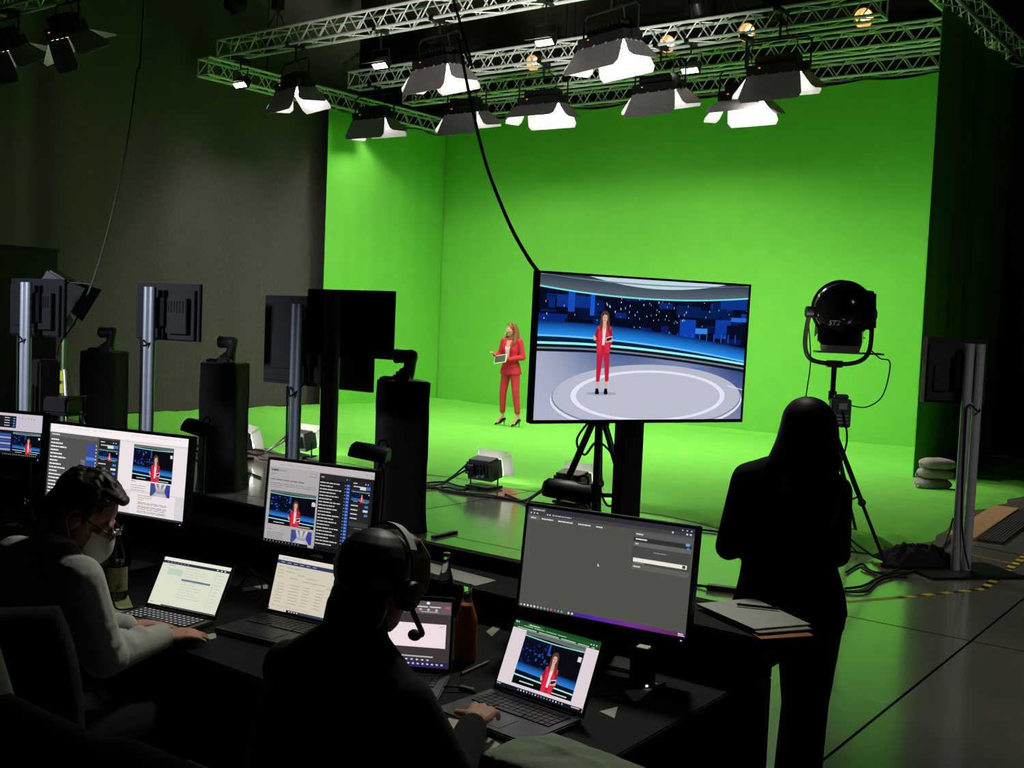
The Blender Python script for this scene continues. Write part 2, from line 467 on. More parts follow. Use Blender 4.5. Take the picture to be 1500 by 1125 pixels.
truss('separate truss in the top left corner over the dark curtain', S(1.05, 10.6, 5.72), S(7.5, 10.6, 5.72), (1.2, 5))

# ------------------------------------------------------------------ lights on the trusses
def soft_light(px, py, t, zt, label, width=0.8, tilt=18, near=24, far=48, lit=LED_WHITE, group='barn door soft lights on the trusses', yaw=0, left=38):
    p = at_t(px, py, t); k = width/0.8
    o = thing('soft_light', label, 'studio light', p, RZ + R_(yaw), group)
    T = Matrix.Rotation(R_(tilt), 4, 'X')
    b = MB(T)
    b.box((0, 0, 0.02), (0.78*k, 0.34, 0.14)); b.box((0, 0.02, 0.13), (0.6*k, 0.24, 0.1))
    for i in range(9): b.box((-0.28*k+0.07*k*i, 0.0, 0.19), (0.012, 0.22, 0.05))
    b.box((0.43*k, 0, 0.03), (0.04, 0.12, 0.12)); b.box((-0.43*k, 0, 0.03), (0.04, 0.12, 0.12))
    b.build('housing', BLACKM, o, bevel=0.008)
    MB(T).box((0, 0, -0.052), (0.7*k, 0.28, 0.006)).build('light_panel', lit, o, smooth=0)
    ind = MB(T).box((-0.2*k, -0.172, 0.05), (0.03, 0.006, 0.012)); ind.build('status_light', emit('amber_led', (255, 150, 60), 1.2), o)
    def leaf(M, w0, w1, l):
        m = MB(T @ M); m.prism([(-w0/2, 0), (w0/2, 0), (w1/2, -l*0.82), (w1/2-0.05, -l), (-w1/2+0.05, -l), (-w1/2, -l*0.82)], 0.006)
        for q in (-0.38, -0.13, 0.13, 0.38): m.box((q*w0, 0.0, 0.004), (0.03, 0.03, 0.016))
        return m.build('barn_door', LEAF, o, smooth=0)
    # leaf plane: x along hinge, -y away from hinge; stand it so it hangs below the front
    def hinge(x, y, rz, flare): return Matrix.Translation((x, y, -0.05)) @ Matrix.Rotation(rz, 4, 'Z') @ Matrix.Rotation(R_(90-flare), 4, 'X')
    leaf(hinge(0, -0.17, 0, near), 0.78*k, 0.92*k, 0.40)
    leaf(hinge(0, 0.17, math.pi, far), 0.78*k, 0.92*k, 0.40)
    leaf(hinge(-0.39*k, 0, -math.pi/2, left), 0.32, 0.5, 0.36)
    leaf(hinge(0.39*k, 0, math.pi/2, 42), 0.32, 0.5, 0.32)
    y = MB(); hz = min(0.42, max(0.2, zt-p.z-0.1))
    y.tube([(-0.46*k, 0, 0.02), (-0.46*k, 0, hz-0.06), (-0.4*k, 0, hz), (0.4*k, 0, hz), (0.46*k, 0, hz-0.06), (0.46*k, 0, 0.02)], 0.014, 8)
    y.build('yoke', BLACKM, o)
    c = MB(); c.cyl((0, 0, hz), (0, 0, zt-p.z-0.02), 0.02, n=8); c.box((0, 0, zt-p.z-0.0), (0.09, 0.36, 0.07)); c.build('clamp', BLACKM, o, bevel=0.006)
    cb = MB(); cb.tube([(0.2*k, 0.05, 0.2), (0.3*k, -0.1, 0.36), (0.1*k, 0.0, 0.5), (0.05, 0.12, zt-p.z)], 0.008, 6, smooth=5); cb.build('cable', RUBBER, o)
    return o
ZA, ZB = 6.2, 6.25
soft_light(432, 128, 6.1, ZA, 'barn door soft light nearest the left end of the front truss', 0.8, 6, 26, 38, yaw=-14)
soft_light(642, 95, 6.1, ZA, 'barn door soft light in the middle of the front truss, crossed by the hanging cable', 0.84, 6, 24, 38, yaw=-10)
soft_light(893, 62, 6.1, ZA, 'largest soft light, on the front truss above the wall monitor', 0.92, 4, 30, 22, yaw=-16)
soft_light(548, 172, 3.1, ZB, 'leftmost barn door light of the second row, in front of the green side curtain', 0.84, 6, 24, 40, LED_MID, yaw=4, left=2)
soft_light(683, 162, 3.1, ZB, 'barn door light of the second row, just left of the brightest middle lamp', 0.78, 12, 28, 46)
soft_light(795, 150, 3.1, ZB, 'very bright soft light at the middle of the second row', 0.84, 5, 56, 24, yaw=4)
soft_light(966, 130, 3.1, ZB, 'barn door light of the second row below the largest soft light', 0.84, 12, 28, 46, yaw=-6)
soft_light(1090, 142, 3.1, ZB-0.05, 'very bright low soft light, overlapped by its right-hand neighbour', 0.72, 8, 64, 22)
soft_light(1140, 103, 4.0, ZB, 'rightmost barn door light, overlapping the bright low one', 0.8, 11, 28, 42)
soft_light(12, 66, 10.6, 5.72, 'dim barn door light at the left end of the corner truss', 0.46, 30, 6, 62, LED_SMALL, 'dim lights on the corner truss')
soft_light(98, 46, 10.6, 5.72, 'dim barn door light right of the one at the corner truss end', 0.46, 30, 6, 62, LED_SMALL, 'dim lights on the corner truss')

def flood(px, py, t, zt, label):
    p = at_t(px, py, t)
    o = thing('flood_light', label, 'studio light', p, RZ, 'small flood lights')
    T = Matrix.Rotation(R_(-42), 4, 'X')
    MB(T).box((0, 0, 0.07), (0.3, 0.16, 0.16), taper=(0.8, 0.7)).build('housing', BLACKM, o, bevel=0.006)
    MB(T).box((0, 0, -0.013), (0.27, 0.085, 0.006)).build('light_panel', LED_SMALL, o, smooth=0)
    m = MB(T); m.plate([(-0.15, -0.08, -0.01), (0.15, -0.08, -0.01), (0.19, -0.16, -0.14), (-0.19, -0.16, -0.14)], 0.004); m.build('barn_door', LEAF, o, smooth=0)
    y = MB(); y.tube([(-0.18, 0, 0.03), (-0.18, 0, 0.24), (0.18, 0, 0.24), (0.18, 0, 0.03)], 0.01, 6)
    y.cyl((0, 0, 0.24), (0, 0, max(0.3, zt-p.z)), 0.014, n=8); y.box((0, 0, max(0.3, zt-p.z)), (0.08, 0.34, 0.06)); y.build('yoke', BLACKM, o)
    return o
flood(352, 124, 6.75, 5.9, 'small lit flood light at far left, beside the truss end')
flood(557, 96, 6.1, ZA, 'small lit flood light hanging below the front truss, left of the hanging cable')
flood(798, 62, 6.1, ZA, 'small lit flood light below the front truss, left of the largest soft light')
flood(1011, 103, 3.1, ZB, 'small lit flood light right of the largest soft light')

def par(px, py, t, zt, label):
    p = at_t(px, py, t)
    o = thing('warm_spotlight', label, 'studio light', p, RZ, 'warm spotlights behind the trusses')
    T = Matrix.Rotation(R_(-70), 4, 'X') @ Matrix.Scale(1.3, 4)
    MB(T).lathe([(0.06, 0.22), (0.1, 0.2), (0.11, 0.0), (0.125, -0.05), (0.115, -0.05), (0.09, 0.05), (0.03, 0.08)], 18).build('lamp_can', mat('peach_reflector', (190, 150, 112), 0.35, 0.4), o)
    MB(T).ell((0, 0, 0.03), (0.06, 0.06, 0.03)).build('bulb', LED_WARM, o)
    y = MB(); y.tube([(-0.14, 0, 0), (-0.14, 0, 0.2), (0.14, 0, 0.2), (0.14, 0, 0)], 0.01, 6); y.cyl((0, 0, 0.2), (0, 0, max(0.24, zt-p.z)), 0.014, n=8)
    y.box((0, 0, max(0.24, zt-p.z)), (0.08, 0.34, 0.06)); y.build('yoke', BLACKM, o)
par(783, 92, 1.5, 6.25, 'warm glowing spotlight left of the largest soft light')
par(980, 64, 1.5, 6.25, 'warm glowing spotlight right of the largest soft light')
par(1096, 47, 1.5, 6.25, 'warm glowing spotlight above the two overlapping soft lights')
par(1267, 26, 1.5, 6.25, 'warm glowing spotlight at the right end of the trusses')

def moving(px, py, t, zt, label):
    p = at_t(px, py, t)
    o = thing('moving_head_light', label, 'studio light', p, RZ, 'dark lamps above the trusses')
    MB().box((0, 0, 0.28), (0.34, 0.3, 0.14)).build('base', BLACKM, o, bevel=0.02)
    a = MB(); a.box((-0.17, 0, 0.08), (0.05, 0.12, 0.32)); a.box((0.17, 0, 0.08), (0.05, 0.12, 0.32)); a.build('arm', BLACKM, o, bevel=0.01)
    MB(TR((0, 0, 0), R_(35))).lathe([(0.07, 0.16), (0.12, 0.1), (0.13, -0.1), (0.12, -0.14), (0.1, -0.14), (0.1, -0.1)], 18).build('head', BLACKM, o)
    MB().box((0, 0, (zt-p.z+0.35)/2), (0.08, 0.3, max(0.06, zt-p.z-0.30))).build('clamp', BLACKM, o)
moving(1022, 12, 3.1, 6.9, 'dark moving head lamp at the top edge, above the small flood light')
moving(1137, 14, 3.1, 6.9, 'dark lamp with a pale lens at the top, right of the other dark lamp')
moving(345, 4, 8.2, 6.9, 'dark lamp cut by the top edge of the photo, left of the front truss')

# ------------------------------------------------------------------ lights standing on the floor
def floor_light(s, t, label, yaw=0):
    o = thing('floor_light', label, 'studio light', S(s, t, 0), RZ + R_(yaw), 'lights standing on the floor at the cloth edge')
    T = TR((0, 0, 0.21), R_(12))
    b = MB(T); b.box((0, 0, 0), (0.34, 0.2, 0.2)); b.box((0, 0, 0.11), (0.3, 0.16, 0.03))
    for i in range(7): b.box((-0.13+0.043*i, -0.115, 0.02), (0.01, 0.04, 0.15))
    b.build('housing', DGREY, o, bevel=0.008)
    bk = MB(T); bk.box((-0.09, -0.135, 0.03), (0.12, 0.05, 0.1)); bk.box((0.06, -0.13, 0.05), (0.09, 0.02, 0.03)); bk.build('power_supply', BLACK, o, bevel=0.006)
    pl = MB(T)
    for x, z in ((-0.13, 0.0), (-0.1, 0.01), (0.03, -0.03), (0.1, -0.02)): pl.cyl((x, -0.13, z), (x, -0.175, z), 0.013, n=10)
    pl.build('plug', mat('grey_plug', (150, 152, 150), 0.5), o)
    MB(T).box((0, 0.104, 0.0), (0.3, 0.006, 0.17)).build('light_panel', LED_FLOOR, o, smooth=0)
    for q in ([(-0.17, 0.11, 0.10), (0.17, 0.11, 0.10), (0.2, 0.20, 0.16), (-0.2, 0.20, 0.16)], [(-0.17, 0.11, -0.09), (0.17, 0.11, -0.09), (0.19, 0.22, -0.12), (-0.19, 0.22, -0.12)],
              [(-0.17, 0.11, -0.09), (-0.17, 0.11, 0.10), (-0.23, 0.2, 0.2), (-0.23, 0.2, -0.10)], [(0.17, 0.11, -0.09), (0.17, 0.11, 0.10), (0.24, 0.2, 0.14), (0.25, 0.2, -0.11)]):
        MB(T).plate(q, 0.004).build('barn_door', GEL, o, smooth=0)
    y = MB(); y.tube([(-0.19, 0, 0.21), (-0.19, 0, 0.03), (0.19, 0, 0.03), (0.19, 0, 0.21)], 0.012, 8); y.box((0, 0, 0.02), (0.32, 0.26, 0.03)); y.build('yoke', BLACKM, o)
    c = MB(); c.tube([(-0.1, -0.17, 0.28), (-0.22, -0.3, 0.12), (-0.4, -0.36, 0.015), (-0.8, -0.3, 0.012), (-1.3, -0.42, 0.012), (-1.9, -0.3, 0.012)], 0.011, 6, smooth=6)
    c.tube([(-0.06, -0.17, 0.24), (-0.25, -0.4, 0.05), (-0.1, -0.55, 0.012), (0.4, -0.5, 0.012), (1.0, -0.34, 0.012), (1.6, -0.30, 0.012)], 0.011, 6, smooth=6); c.build('cable', RUBBER, o)
for s, t, lab, yw in ((8.5, 8.93, 'light standing on the floor by the cloth edge, below the presenter', 0),
                      (None, None, 'light on the floor half hidden by the camera tripod', 0),
                      (5.45, 8.85, 'light on the floor seen between the two silver poles', 0),
                      (4.1, 8.9, 'light on the floor hidden by the middle camera pedestal, only its glow showing', -20)):
    if s == 4.1:
        p = at_z(351, 672, 0); q = p - Vector((BX, BY, 0)); s, t = q.x*UX+q.y*UY, -(q.x*VX+q.y*VY)
    if s is None:
        p = at_z(838, 738, 0); q = p - Vector((BX, BY, 0)); s, t = q.x*UX+q.y*UY, -(q.x*VX+q.y*VY)
    floor_light(s, t, lab, yw)
# ------------------------------------------------------------------ pictures on screens: flat coloured shapes on the glass
class Screen:
    def __init__(s, w, h, x0=0, y0=0, x1=1, y1=1, base=None):
        s.w, s.h, s.r = w, h, (x0, y0, x1, y1)
        s.b = base or s
        if base is None: s.v = []; s.f = []; s.c = []; s.n = 0
    def sub(s, x0, y0, x1, y1):
        a = s.r; fx = lambda x: a[0]+(a[2]-a[0])*x; fy = lambda y: a[1]+(a[3]-a[1])*y
        return Screen(s.w, s.h, fx(x0), fy(y0), fx(x1), fy(y1), s.b)
    def poly(s, pts, col, cols=None):
        b = s.b; b.n += 1; a = s.r; k = len(b.v)
        for x, y in pts:
            x = a[0]+(a[2]-a[0])*min(1, max(0, x)); y = a[1]+(a[3]-a[1])*min(1, max(0, y))
            b.v.append(((x-0.5)*s.w, -0.000012*b.n, (0.5-y)*s.h))
        b.f.append(tuple(range(k, k+len(pts))))
        b.c += [lin(c) for c in (cols or [col]*len(pts))]
    def rect(s, x0, y0, x1, y1, col, col2=None, side=False):
        c2 = col2 or col
        s.poly([(x0, y0), (x1, y0), (x1, y1), (x0, y1)], col, [col, c2, c2, col] if side else [col, col, c2, c2])
    def ell(s, cx, cy, rx, ry, col, n=28):
        s.poly([(cx+rx*math.cos(2*math.pi*i/n), cy+ry*math.sin(2*math.pi*i/n)) for i in range(n)], col)
    def band(s, up, lo, c0, c1=None, n=24, x0=0, x1=1):
        for i in range(n):
            a, b = x0+(x1-x0)*i/n, x0+(x1-x0)*(i+1)/n
            s.poly([(a, up(a)), (b, up(b)), (b, lo(b)), (a, lo(a))], c0, [c0, c0, c1 or c0, c1 or c0])
    def words(s, x, y, w, h, col, seed=0):
        r = random.Random(seed); p = x
        while p < x+w-0.002:
            q = min(x+w, p+w*r.uniform(0.08, 0.3)); s.rect(p, y, q, y+h, col); p = q+w*0.03
    def build(s, m, parent, M):
        me = bpy.data.meshes.new('screen'); me.from_pydata([tuple(M @ Vector(p)) for p in s.v], [], s.f)
        at = me.color_attributes.new('Col', 'FLOAT_COLOR', 'POINT')
        at.data.foreach_set('color', [q for c in s.c for q in (*c, 1.0)])
        me.materials.append(m); me.update()
        o = bpy.data.objects.new('screen', me); COL.objects.link(o); o.parent = parent
        return o
def woman(sc, cx, top, H, ax, close=False, lean=0.0):
    """presenter in red; ax = width of one height unit in sc units"""
    P = lambda pts, c: sc.poly([(cx+x*H*ax, top+y*H) for x, y in pts], c)
    RED, RED2, RED3 = (196, 34, 62), (222, 48, 74), (160, 24, 48)
    HAIR, SK = (88, 58, 48), (222, 172, 152)
    if not close:
        for x in (-0.055, 0.068):
            P([(x-0.018, 0.84), (x+0.018, 0.84), (x+0.012, 0.95), (x-0.012, 0.95)], SK)
            P([(x-0.022, 0.93), (x+0.014, 0.93), (x+0.03, 0.985), (x+0.02, 1.0), (x-0.02, 1.0), (x-0.03, 0.985)], (16, 14, 18))
        P([(-0.09, 0.46), (0.01, 0.46), (0.0, 0.56), (-0.03, 0.85), (-0.078, 0.85), (-0.085, 0.62)], RED)
        P([(-0.01, 0.46), (0.09, 0.46), (0.098, 0.62), (0.098, 0.84), (0.05, 0.85), (0.02, 0.6)], RED)
    P([(-0.062, 0.13), (-0.055, 0.04), (-0.02, 0.0), (0.025, 0.0), (0.058, 0.04), (0.07, 0.13), (0.085, 0.23), (-0.07, 0.23)], HAIR)
    P([(-0.1, 0.19), (-0.03, 0.165), (0.035, 0.165), (0.105, 0.19), (0.125, 0.34), (0.105, 0.4), (0.09, 0.5), (-0.09, 0.5), (-0.1, 0.4), (-0.125, 0.34)], RED)
    P([(-0.022, 0.155), (0.026, 0.155), (0.022, 0.3), (0.012, 0.41), (-0.02, 0.41)], (238, 226, 230))
    P([(-0.024, 0.12), (0.024, 0.12), (0.026, 0.19), (0.0, 0.235), (-0.022, 0.19)], SK)
    P([(-0.1, 0.19), (-0.03, 0.17), (-0.018, 0.3), (-0.03, 0.5), (-0.088, 0.5), (-0.07, 0.36)], RED2)
    P([(0.035, 0.17), (0.1, 0.19), (0.075, 0.36), (0.09, 0.5), (0.03, 0.5), (0.018, 0.3)], RED2)
    P([(-0.1, 0.2), (-0.075, 0.24), (-0.085, 0.33), (-0.14, 0.32)], RED3)
    P([(0.1, 0.2), (0.13, 0.32), (0.085, 0.36), (0.078, 0.25)], RED3)
    n = 14
    P([(0.003+0.036*math.cos(2*math.pi*i/n), 0.083+0.055*math.sin(2*math.pi*i/n)) for i in range(n)], SK)
    P([(-0.035, 0.075), (-0.025, 0.028), (0.01, 0.02), (0.04, 0.045), (0.042, 0.09), (0.03, 0.05), (-0.01, 0.042)], HAIR)
    for x in (-0.016, 0.018): P([(x-0.007, 0.076), (x+0.007, 0.076), (x+0.007, 0.083), (x-0.007, 0.083)], (50, 34, 34))
    P([(-0.013, 0.108), (0.017, 0.108), (0.01, 0.117), (-0.006, 0.117)], (190, 78, 84))
    P([(-0.062, 0.13), (-0.04, 0.1), (-0.034, 0.2), (-0.06, 0.26)], HAIR); P([(0.042, 0.1), (0.07, 0.13), (0.082, 0.27), (0.05, 0.24)], HAIR)
    P([(0.03, 0.32), (0.118, 0.295), (0.118, 0.355), (0.03, 0.375)], (236, 232, 236)); P([(0.036, 0.328), (0.112, 0.305), (0.112, 0.348), (0.036, 0.366)], (34, 34, 44))
    P([(0.08, 0.345), (0.125, 0.335), (0.125, 0.365), (0.085, 0.372)], SK); P([(-0.15, 0.3), (-0.12, 0.3), (-0.105, 0.345), (-0.135, 0.36)], SK)
def studio(sc, ax, wide=False, seed=1):
    r = random.Random(seed)
    if wide:
        sc.rect(0, 0, 1, 1, (6, 12, 34))
        c1 = lambda x: 0.078+0.052*(1-((x-0.52)/0.52)**2) if True else 0
        hor = lambda x: 0.405+0.16*max(0, x-0.05)**1.75
        for k in range(70):      # panels of the video wall
            x = r.uniform(0, 1); y = r.uniform(0.13, 0.40); w = r.uniform(0.02, 0.1); h = r.uniform(0.012, 0.08)
            if 0.26 < x < 0.62 and y < 0.32 and r.random() < 0.8: continue
            c = r.choice([(8, 28, 86), (10, 42, 116), (14, 56, 140), (7, 20, 56), (8, 32, 90)])
            sc.rect(x, y, min(1, x+w), y+h, c)
        for x0, x1, y0, y1, c in ((0.08, 0.24, 0.14, 0.22, (14, 52, 140)), (0.13, 0.16, 0.1, 0.25, (24, 78, 190)), (0.23, 0.25, 0.12, 0.27, (24, 90, 210)), (0.0, 0.13, 0.27, 0.37, (10, 40, 120)),
                                  (0.66, 0.74, 0.27, 0.45, (16, 66, 180)), (0.74, 0.8, 0.33, 0.37, (50, 140, 235)), (0.86, 1.0, 0.10, 0.18, (14, 52, 140)), (0.84, 0.92, 0.26, 0.4, (14, 60, 160)), (0.92, 1.0, 0.24, 0.27, (34, 110, 220)),
                                  (0.12, 0.25, 0.3, 0.42, (4, 10, 28)), (0.5, 0.64, 0.2, 0.3, (4, 10, 26)), (0.28, 0.4, 0.28, 0.4, (4, 12, 34)), (0.9, 1.0, 0.3, 0.4, (6, 14, 36))):
            sc.rect(x0, y0, x1, y1, c)
        for k in range(70):
            x = r.uniform(0.25, 0.7) if k < 45 else r.uniform(0, 1); y = r.uniform(0.13, 0.3) if k < 45 else r.uniform(0.13, 0.4)
            sc.rect(x, y, x+0.0028, y+r.uniform(0.004, 0.016), r.choice([(130, 220, 235), (210, 240, 250), (90, 170, 230)]))
        for k in range(26):
            x = 0.02+k*0.037; sc.rect(x, 0.37, x+0.004, 0.43, (26, 96, 220))
        sc.band(lambda x: hor(x)-0.085, lambda x: hor(x)+0.012, (8, 34, 110), (40, 150, 250))
        sc.band(lambda x: hor(x)+0.008, lambda x: hor(x)+0.02, (110, 200, 255))
        sc.band(lambda x: hor(x)+0.02, lambda x: hor(x)+0.062, (8, 40, 66), (6, 20, 40))
        h2 = lambda x: 0.463+0.15*max(0, x-0.15)**1.6
        sc.band(lambda x: h2(x)-0.002, lambda x: h2(x)+0.014, (150, 250, 255))
        sc.band(lambda x: h2(x)+0.014, lambda x: h2(x)+0.075, (6, 18, 26), (20, 26, 34))
        sc.band(lambda x: h2(x)+0.034, lambda x: h2(x)+0.046, (120, 132, 146))
        fl = lambda x: 0.528+0.17*max(0, x-0.2)**1.6
        n = 20
        for i in range(n):
            a, b = i/n, (i+1)/n
            f = lambda x: (int(140-70*x+30*math.cos(x*9)), int(152-62*x+24*math.cos(x*9)), int(186-38*x+14*math.cos(x*9)))
            g = lambda x: (int(178-80*max(0, x-0.3)), int(184-72*max(0, x-0.3)), int(206-50*max(0, x-0.3)))
            sc.poly([(a, fl(a)), (b, fl(b)), (b, 1), (a, 1)], None, [f(a), f(b), g(b), g(a)])
        sc.rect(0.72, 0.62, 0.8, 0.73, (70, 120, 180), (120, 146, 190))
        for rx, ry, cy, c in ((0.465, 0.235, 0.855, (226, 230, 242)), (0.46, 0.232, 0.838, (128, 134, 156)), (0.455, 0.228, 0.832, (186, 190, 208)), (0.375, 0.185, 0.83, (232, 235, 246)), (0.35, 0.168, 0.83, (190, 194, 212))):
            sc.poly([(0.535+rx*math.cos(2*math.pi*i/48), cy+ry*math.sin(2*math.pi*i/48)) for i in range(48)], c)
        sc.band(lambda x: 0.74+0.35*(x-0.9), lambda x: 0.746+0.35*(x-0.9), (226, 232, 246), n=4, x0=0.92, x1=1.0)
        sc.band(lambda x: 0, lambda x: c1(x)+0.012, (44, 56, 74), (92, 108, 118))
        sc.band(lambda x: 0.0, lambda x: max(0, 0.062*(1-((x-0.55)/0.33)**2)), (196, 222, 228), n=20, x0=0.22, x1=0.88)
        sc.band(lambda x: max(0, 0.03*(1-((x-0.5)/0.5)**2)), lambda x: max(0.006, 0.04*(1-((x-0.5)/0.5)**2)), (120, 140, 150))
        sc.band(lambda x: c1(x), lambda x: c1(x)+0.010, (120, 236, 236))
        sc.ell(0.3, 0.815, 0.07, 0.012, (160, 164, 182))
        woman(sc, 0.298, 0.235, 0.585, ax)
    else:
        sc.rect(0, 0, 1, 1, (10, 11, 20))
        sc.rect(0, 0.1, 0.5, 0.66, (8, 14, 40), (10, 10, 16), True)
        for k in range(34):
            x = r.uniform(0.02, 0.46); y = r.uniform(0.14, 0.6); c = r.choice([(20, 70, 170), (30, 100, 210), (14, 40, 110)])
            sc.rect(x, y, x+r.uniform(0.006, 0.05), y+r.uniform(0.01, 0.05), c)
        for k in range(16):
            x = r.uniform(0.02, 0.98); sc.rect(x, r.uniform(0.15, 0.6), x+0.006, r.uniform(0.15, 0.6), (10, 14, 26))
        sc.rect(0.44, 0.12, 0.47, 0.34, (26, 80, 190))
        sc.band(lambda x: 0.58+0.06*x, lambda x: 0.74+0.06*x, (8, 20, 54), (44, 140, 240), n=8)
        sc.band(lambda x: 0.74+0.06*x, lambda x: 0.82+0.06*x, (6, 16, 24), n=8)
        sc.band(lambda x: 0.82+0.05*x, lambda x: 0.845+0.05*x, (160, 240, 244), n=8)
        sc.band(lambda x: 0.845+0.05*x, lambda x: 1.0, (8, 10, 14), n=8)
        sc.rect(0.12, 0.925, 0.36, 0.945, (214, 210, 214)); sc.rect(0.66, 0.95, 0.92, 0.97, (214, 210, 214))
        sc.band(lambda x: 0.0, lambda x: 0.07-0.05*math.sin(min(1, x)*math.pi)*0.3+0.03*x, (84, 98, 98), (110, 124, 120), n=10)
        sc.band(lambda x: 0.075+0.02*math.sin(x*math.pi)+0.01*x, lambda x: 0.095+0.02*math.sin(x*math.pi)+0.01*x, (140, 226, 206), n=10)
        woman(sc, 0.58, 0.24, 1.6, ax, True)
        sc.rect(0.93, 0.2, 0.985, 0.29, (226, 226, 230))
def building_photo(sc):
    sc.rect(0, 0, 1, 1, (176, 178, 184))
    for i in range(7):
        x = 0.08+0.14*i; sc.poly([(x-0.04, 0), (x+0.03, 0), (0.5+(x-0.5)*0.4, 0.55)], (226, 220, 190) if i % 2 else (110, 116, 130))
    sc.poly([(0, 0), (0.22, 0), (0.3, 0.6), (0.1, 1), (0, 1)], (66, 78, 140)); sc.poly([(1, 0), (0.8, 0), (0.72, 0.6), (0.88, 1), (1, 1)], (60, 66, 150))
    sc.rect(0.32, 0.55, 0.7, 0.75, (150, 158, 176)); sc.rect(0.3, 0.78, 0.72, 1, (196, 196, 200)); sc.rect(0.9, 0.4, 0.97, 1, (40, 50, 150))
SCR = screen_mat('screen_glow', 0.95)

# ------------------------------------------------------------------ wall monitor on its stand
c = Vector((0.756, 6.152, 1.711)); yaw = R_(27.3)
tv = thing('wall_monitor', 'large screen on a black column showing a virtual blue news studio', 'monitor', (c.x, c.y, 0), yaw)
W, H = 1.45, 0.83; zc = c.z; MT = Matrix.Translation((0, 0, zc)) @ Matrix.Rotation(R_(1.0), 4, 'X')
hb = MB(MT); hb.box((0, 0.03, 0), (W, 0.05, H)); hb.box((0, 0.075, 0), (W*0.7, 0.05, H*0.7)); hb.build('housing', BLACK, tv, bevel=0.004)
fr = MB(MT)
for x in (-1, 1): fr.box((x*(W/2-0.0065), 0.0, 0), (0.013, 0.014, H))
fr.box((0, 0, H/2-0.0065), (W, 0.0135, 0.013)); fr.box((0, 0, -H/2+0.010), (W, 0.0135, 0.02)); fr.build('bezel', BLACK, tv)
iw, ih = W-0.026, H-0.033
sc = Screen(iw, ih); studio(sc, ih/iw, True, 3); sc.build(SCR, tv, MT @ Matrix.Translation((0, 0.003, 0.0035)))
cb = MB(); cb.box((0.02, 0.16, (zc+0.1)/2), (0.145, 0.1, zc+0.1)); cb.box((0.02, 0.12, zc), (0.3, 0.06, 0.4)); cb.build('column', mat('anthracite_column', (30, 30, 29), 0.5), tv, bevel=0.006)
MB().box((0.02, 0.16, 0.012), (0.9, 0.62, 0.02)).build('base_plate', BLACKM, tv, bevel=0.005)

# camera tripod behind it
def tripod(o, apex, r, rad, a0, mt, foot=True, mid=0.45):
    for k in range(3):
        a = a0+k*2*math.pi/3; f = Vector((r*math.cos(a), r*math.sin(a), 0.02)); t = Vector((0.05*math.cos(a), 0.05*math.sin(a), apex))
        m = t.lerp(f, mid)
        lg = MB(); lg.cyl(t, m, rad*1.25, n=10); lg.cyl(m, f, rad*0.85, n=10); lg.ell(m, rad*2.0, n=10, m=8); lg.box(f, (0.07, 0.05, 0.03), (0, 0, a)); lg.build('leg', mt, o)
p = Vector(((880-750)/FPX*8.0, 8.0, 0))
tp = thing('camera_tripod', 'black tripod standing behind the large screen, only its legs in view', 'tripod', p, 0)
tripod(tp, 1.12, 0.52, 0.02, R_(200), BLACKM)
m = MB(); m.cyl((0, 0, 0.42), (0, 0, 1.2), 0.027, n=12); m.cyl((0, 0, 0.52), (0, 0, 0.66), 0.045, n=12); m.cyl((0, 0, 1.1), (0, 0, 1.16), 0.08, n=14); m.box((0.09, -0.02, 0.58), (0.14, 0.03, 0.03)); m.build('centre_column', BLACKM, tp)
m = MB(); m.box((0, 0, 1.26), (0.12, 0.2, 0.1)); m.ell((0, 0, 1.19), 0.06); m.build('head', BLACKM, tp, bevel=0.01)
m = MB(); m.tube([(-0.02, -0.05, 1.2), (-0.16, -0.06, 1.0), (-0.1, -0.05, 0.88), (0.0, -0.04, 0.98), (0.16, -0.03, 0.82), (0.24, 0, 0.6), (0.1, -0.03, 0.5), (0.03, -0.03, 0.62)], 0.009, 6, smooth=8); m.build('cable', RUBBER, tp)

# ------------------------------------------------------------------ big fresnel on its stand
p = Vector((2.76, 9.25, 0)); Y = p.y
sl = thing('fresnel_lamp', 'large round black studio lamp on a tripod stand, marked ST2', 'studio light', p, 0)
tripod(sl, 1.02, 0.78, 0.017, R_(-68), BLACKM, mid=0.55)
m = MB(); m.cyl((0, 0, 0.28), (0, 0, 1.5), 0.022, n=12); m.cyl((0, 0, 0.9), (0, 0, 1.0), 0.035, n=12); m.cyl((0, 0, 1.28), (0, 0, 1.36), 0.036, n=12); m.build('stand_pole', BLACKM, sl)
for a in range(3):
    an = R_(-68)+a*2*math.pi/3; 
b = MB(); 
for a in range(3):
    an = R_(-68)+a*2*math.pi/3; b.cyl((0, 0, 0.32), (0.42*math.cos(an), 0.42*math.sin(an), 0.52), 0.008, n=8)
b.build('brace', BLACKM, sl)
HZ = 2.06
AX = Vector((0.46, 0.88, -0.10)).normalized()      # where the lamp looks
Q = AX.to_track_quat('Z', 'Y').to_matrix().to_4x4(); QM = Matrix.Translation((0.04, 0, HZ)) @ Q
m = MB(QM); m.lathe([(0.02, -0.245), (0.09, -0.235), (0.16, -0.2), (0.21, -0.14), (0.238, -0.06), (0.245, 0.02), (0.235, 0.06), (0.225, 0.065), (0.225, 0.2), (0.215, 0.22), (0.2, 0.22)], 32)
m.build('lamp_body', mat('gloss_black_paint', (18, 18, 19), 0.16, 0.1, spec=0.6), sl)
m = MB(); m.box((0.335, 0.24, HZ+0.01), (0.13, 0.32, 0.34), (0, 0, -0.45), taper=(0.8, 0.75)); m.build('lens_hood', BLACKM, sl, bevel=0.02)
rb = MB(QM)
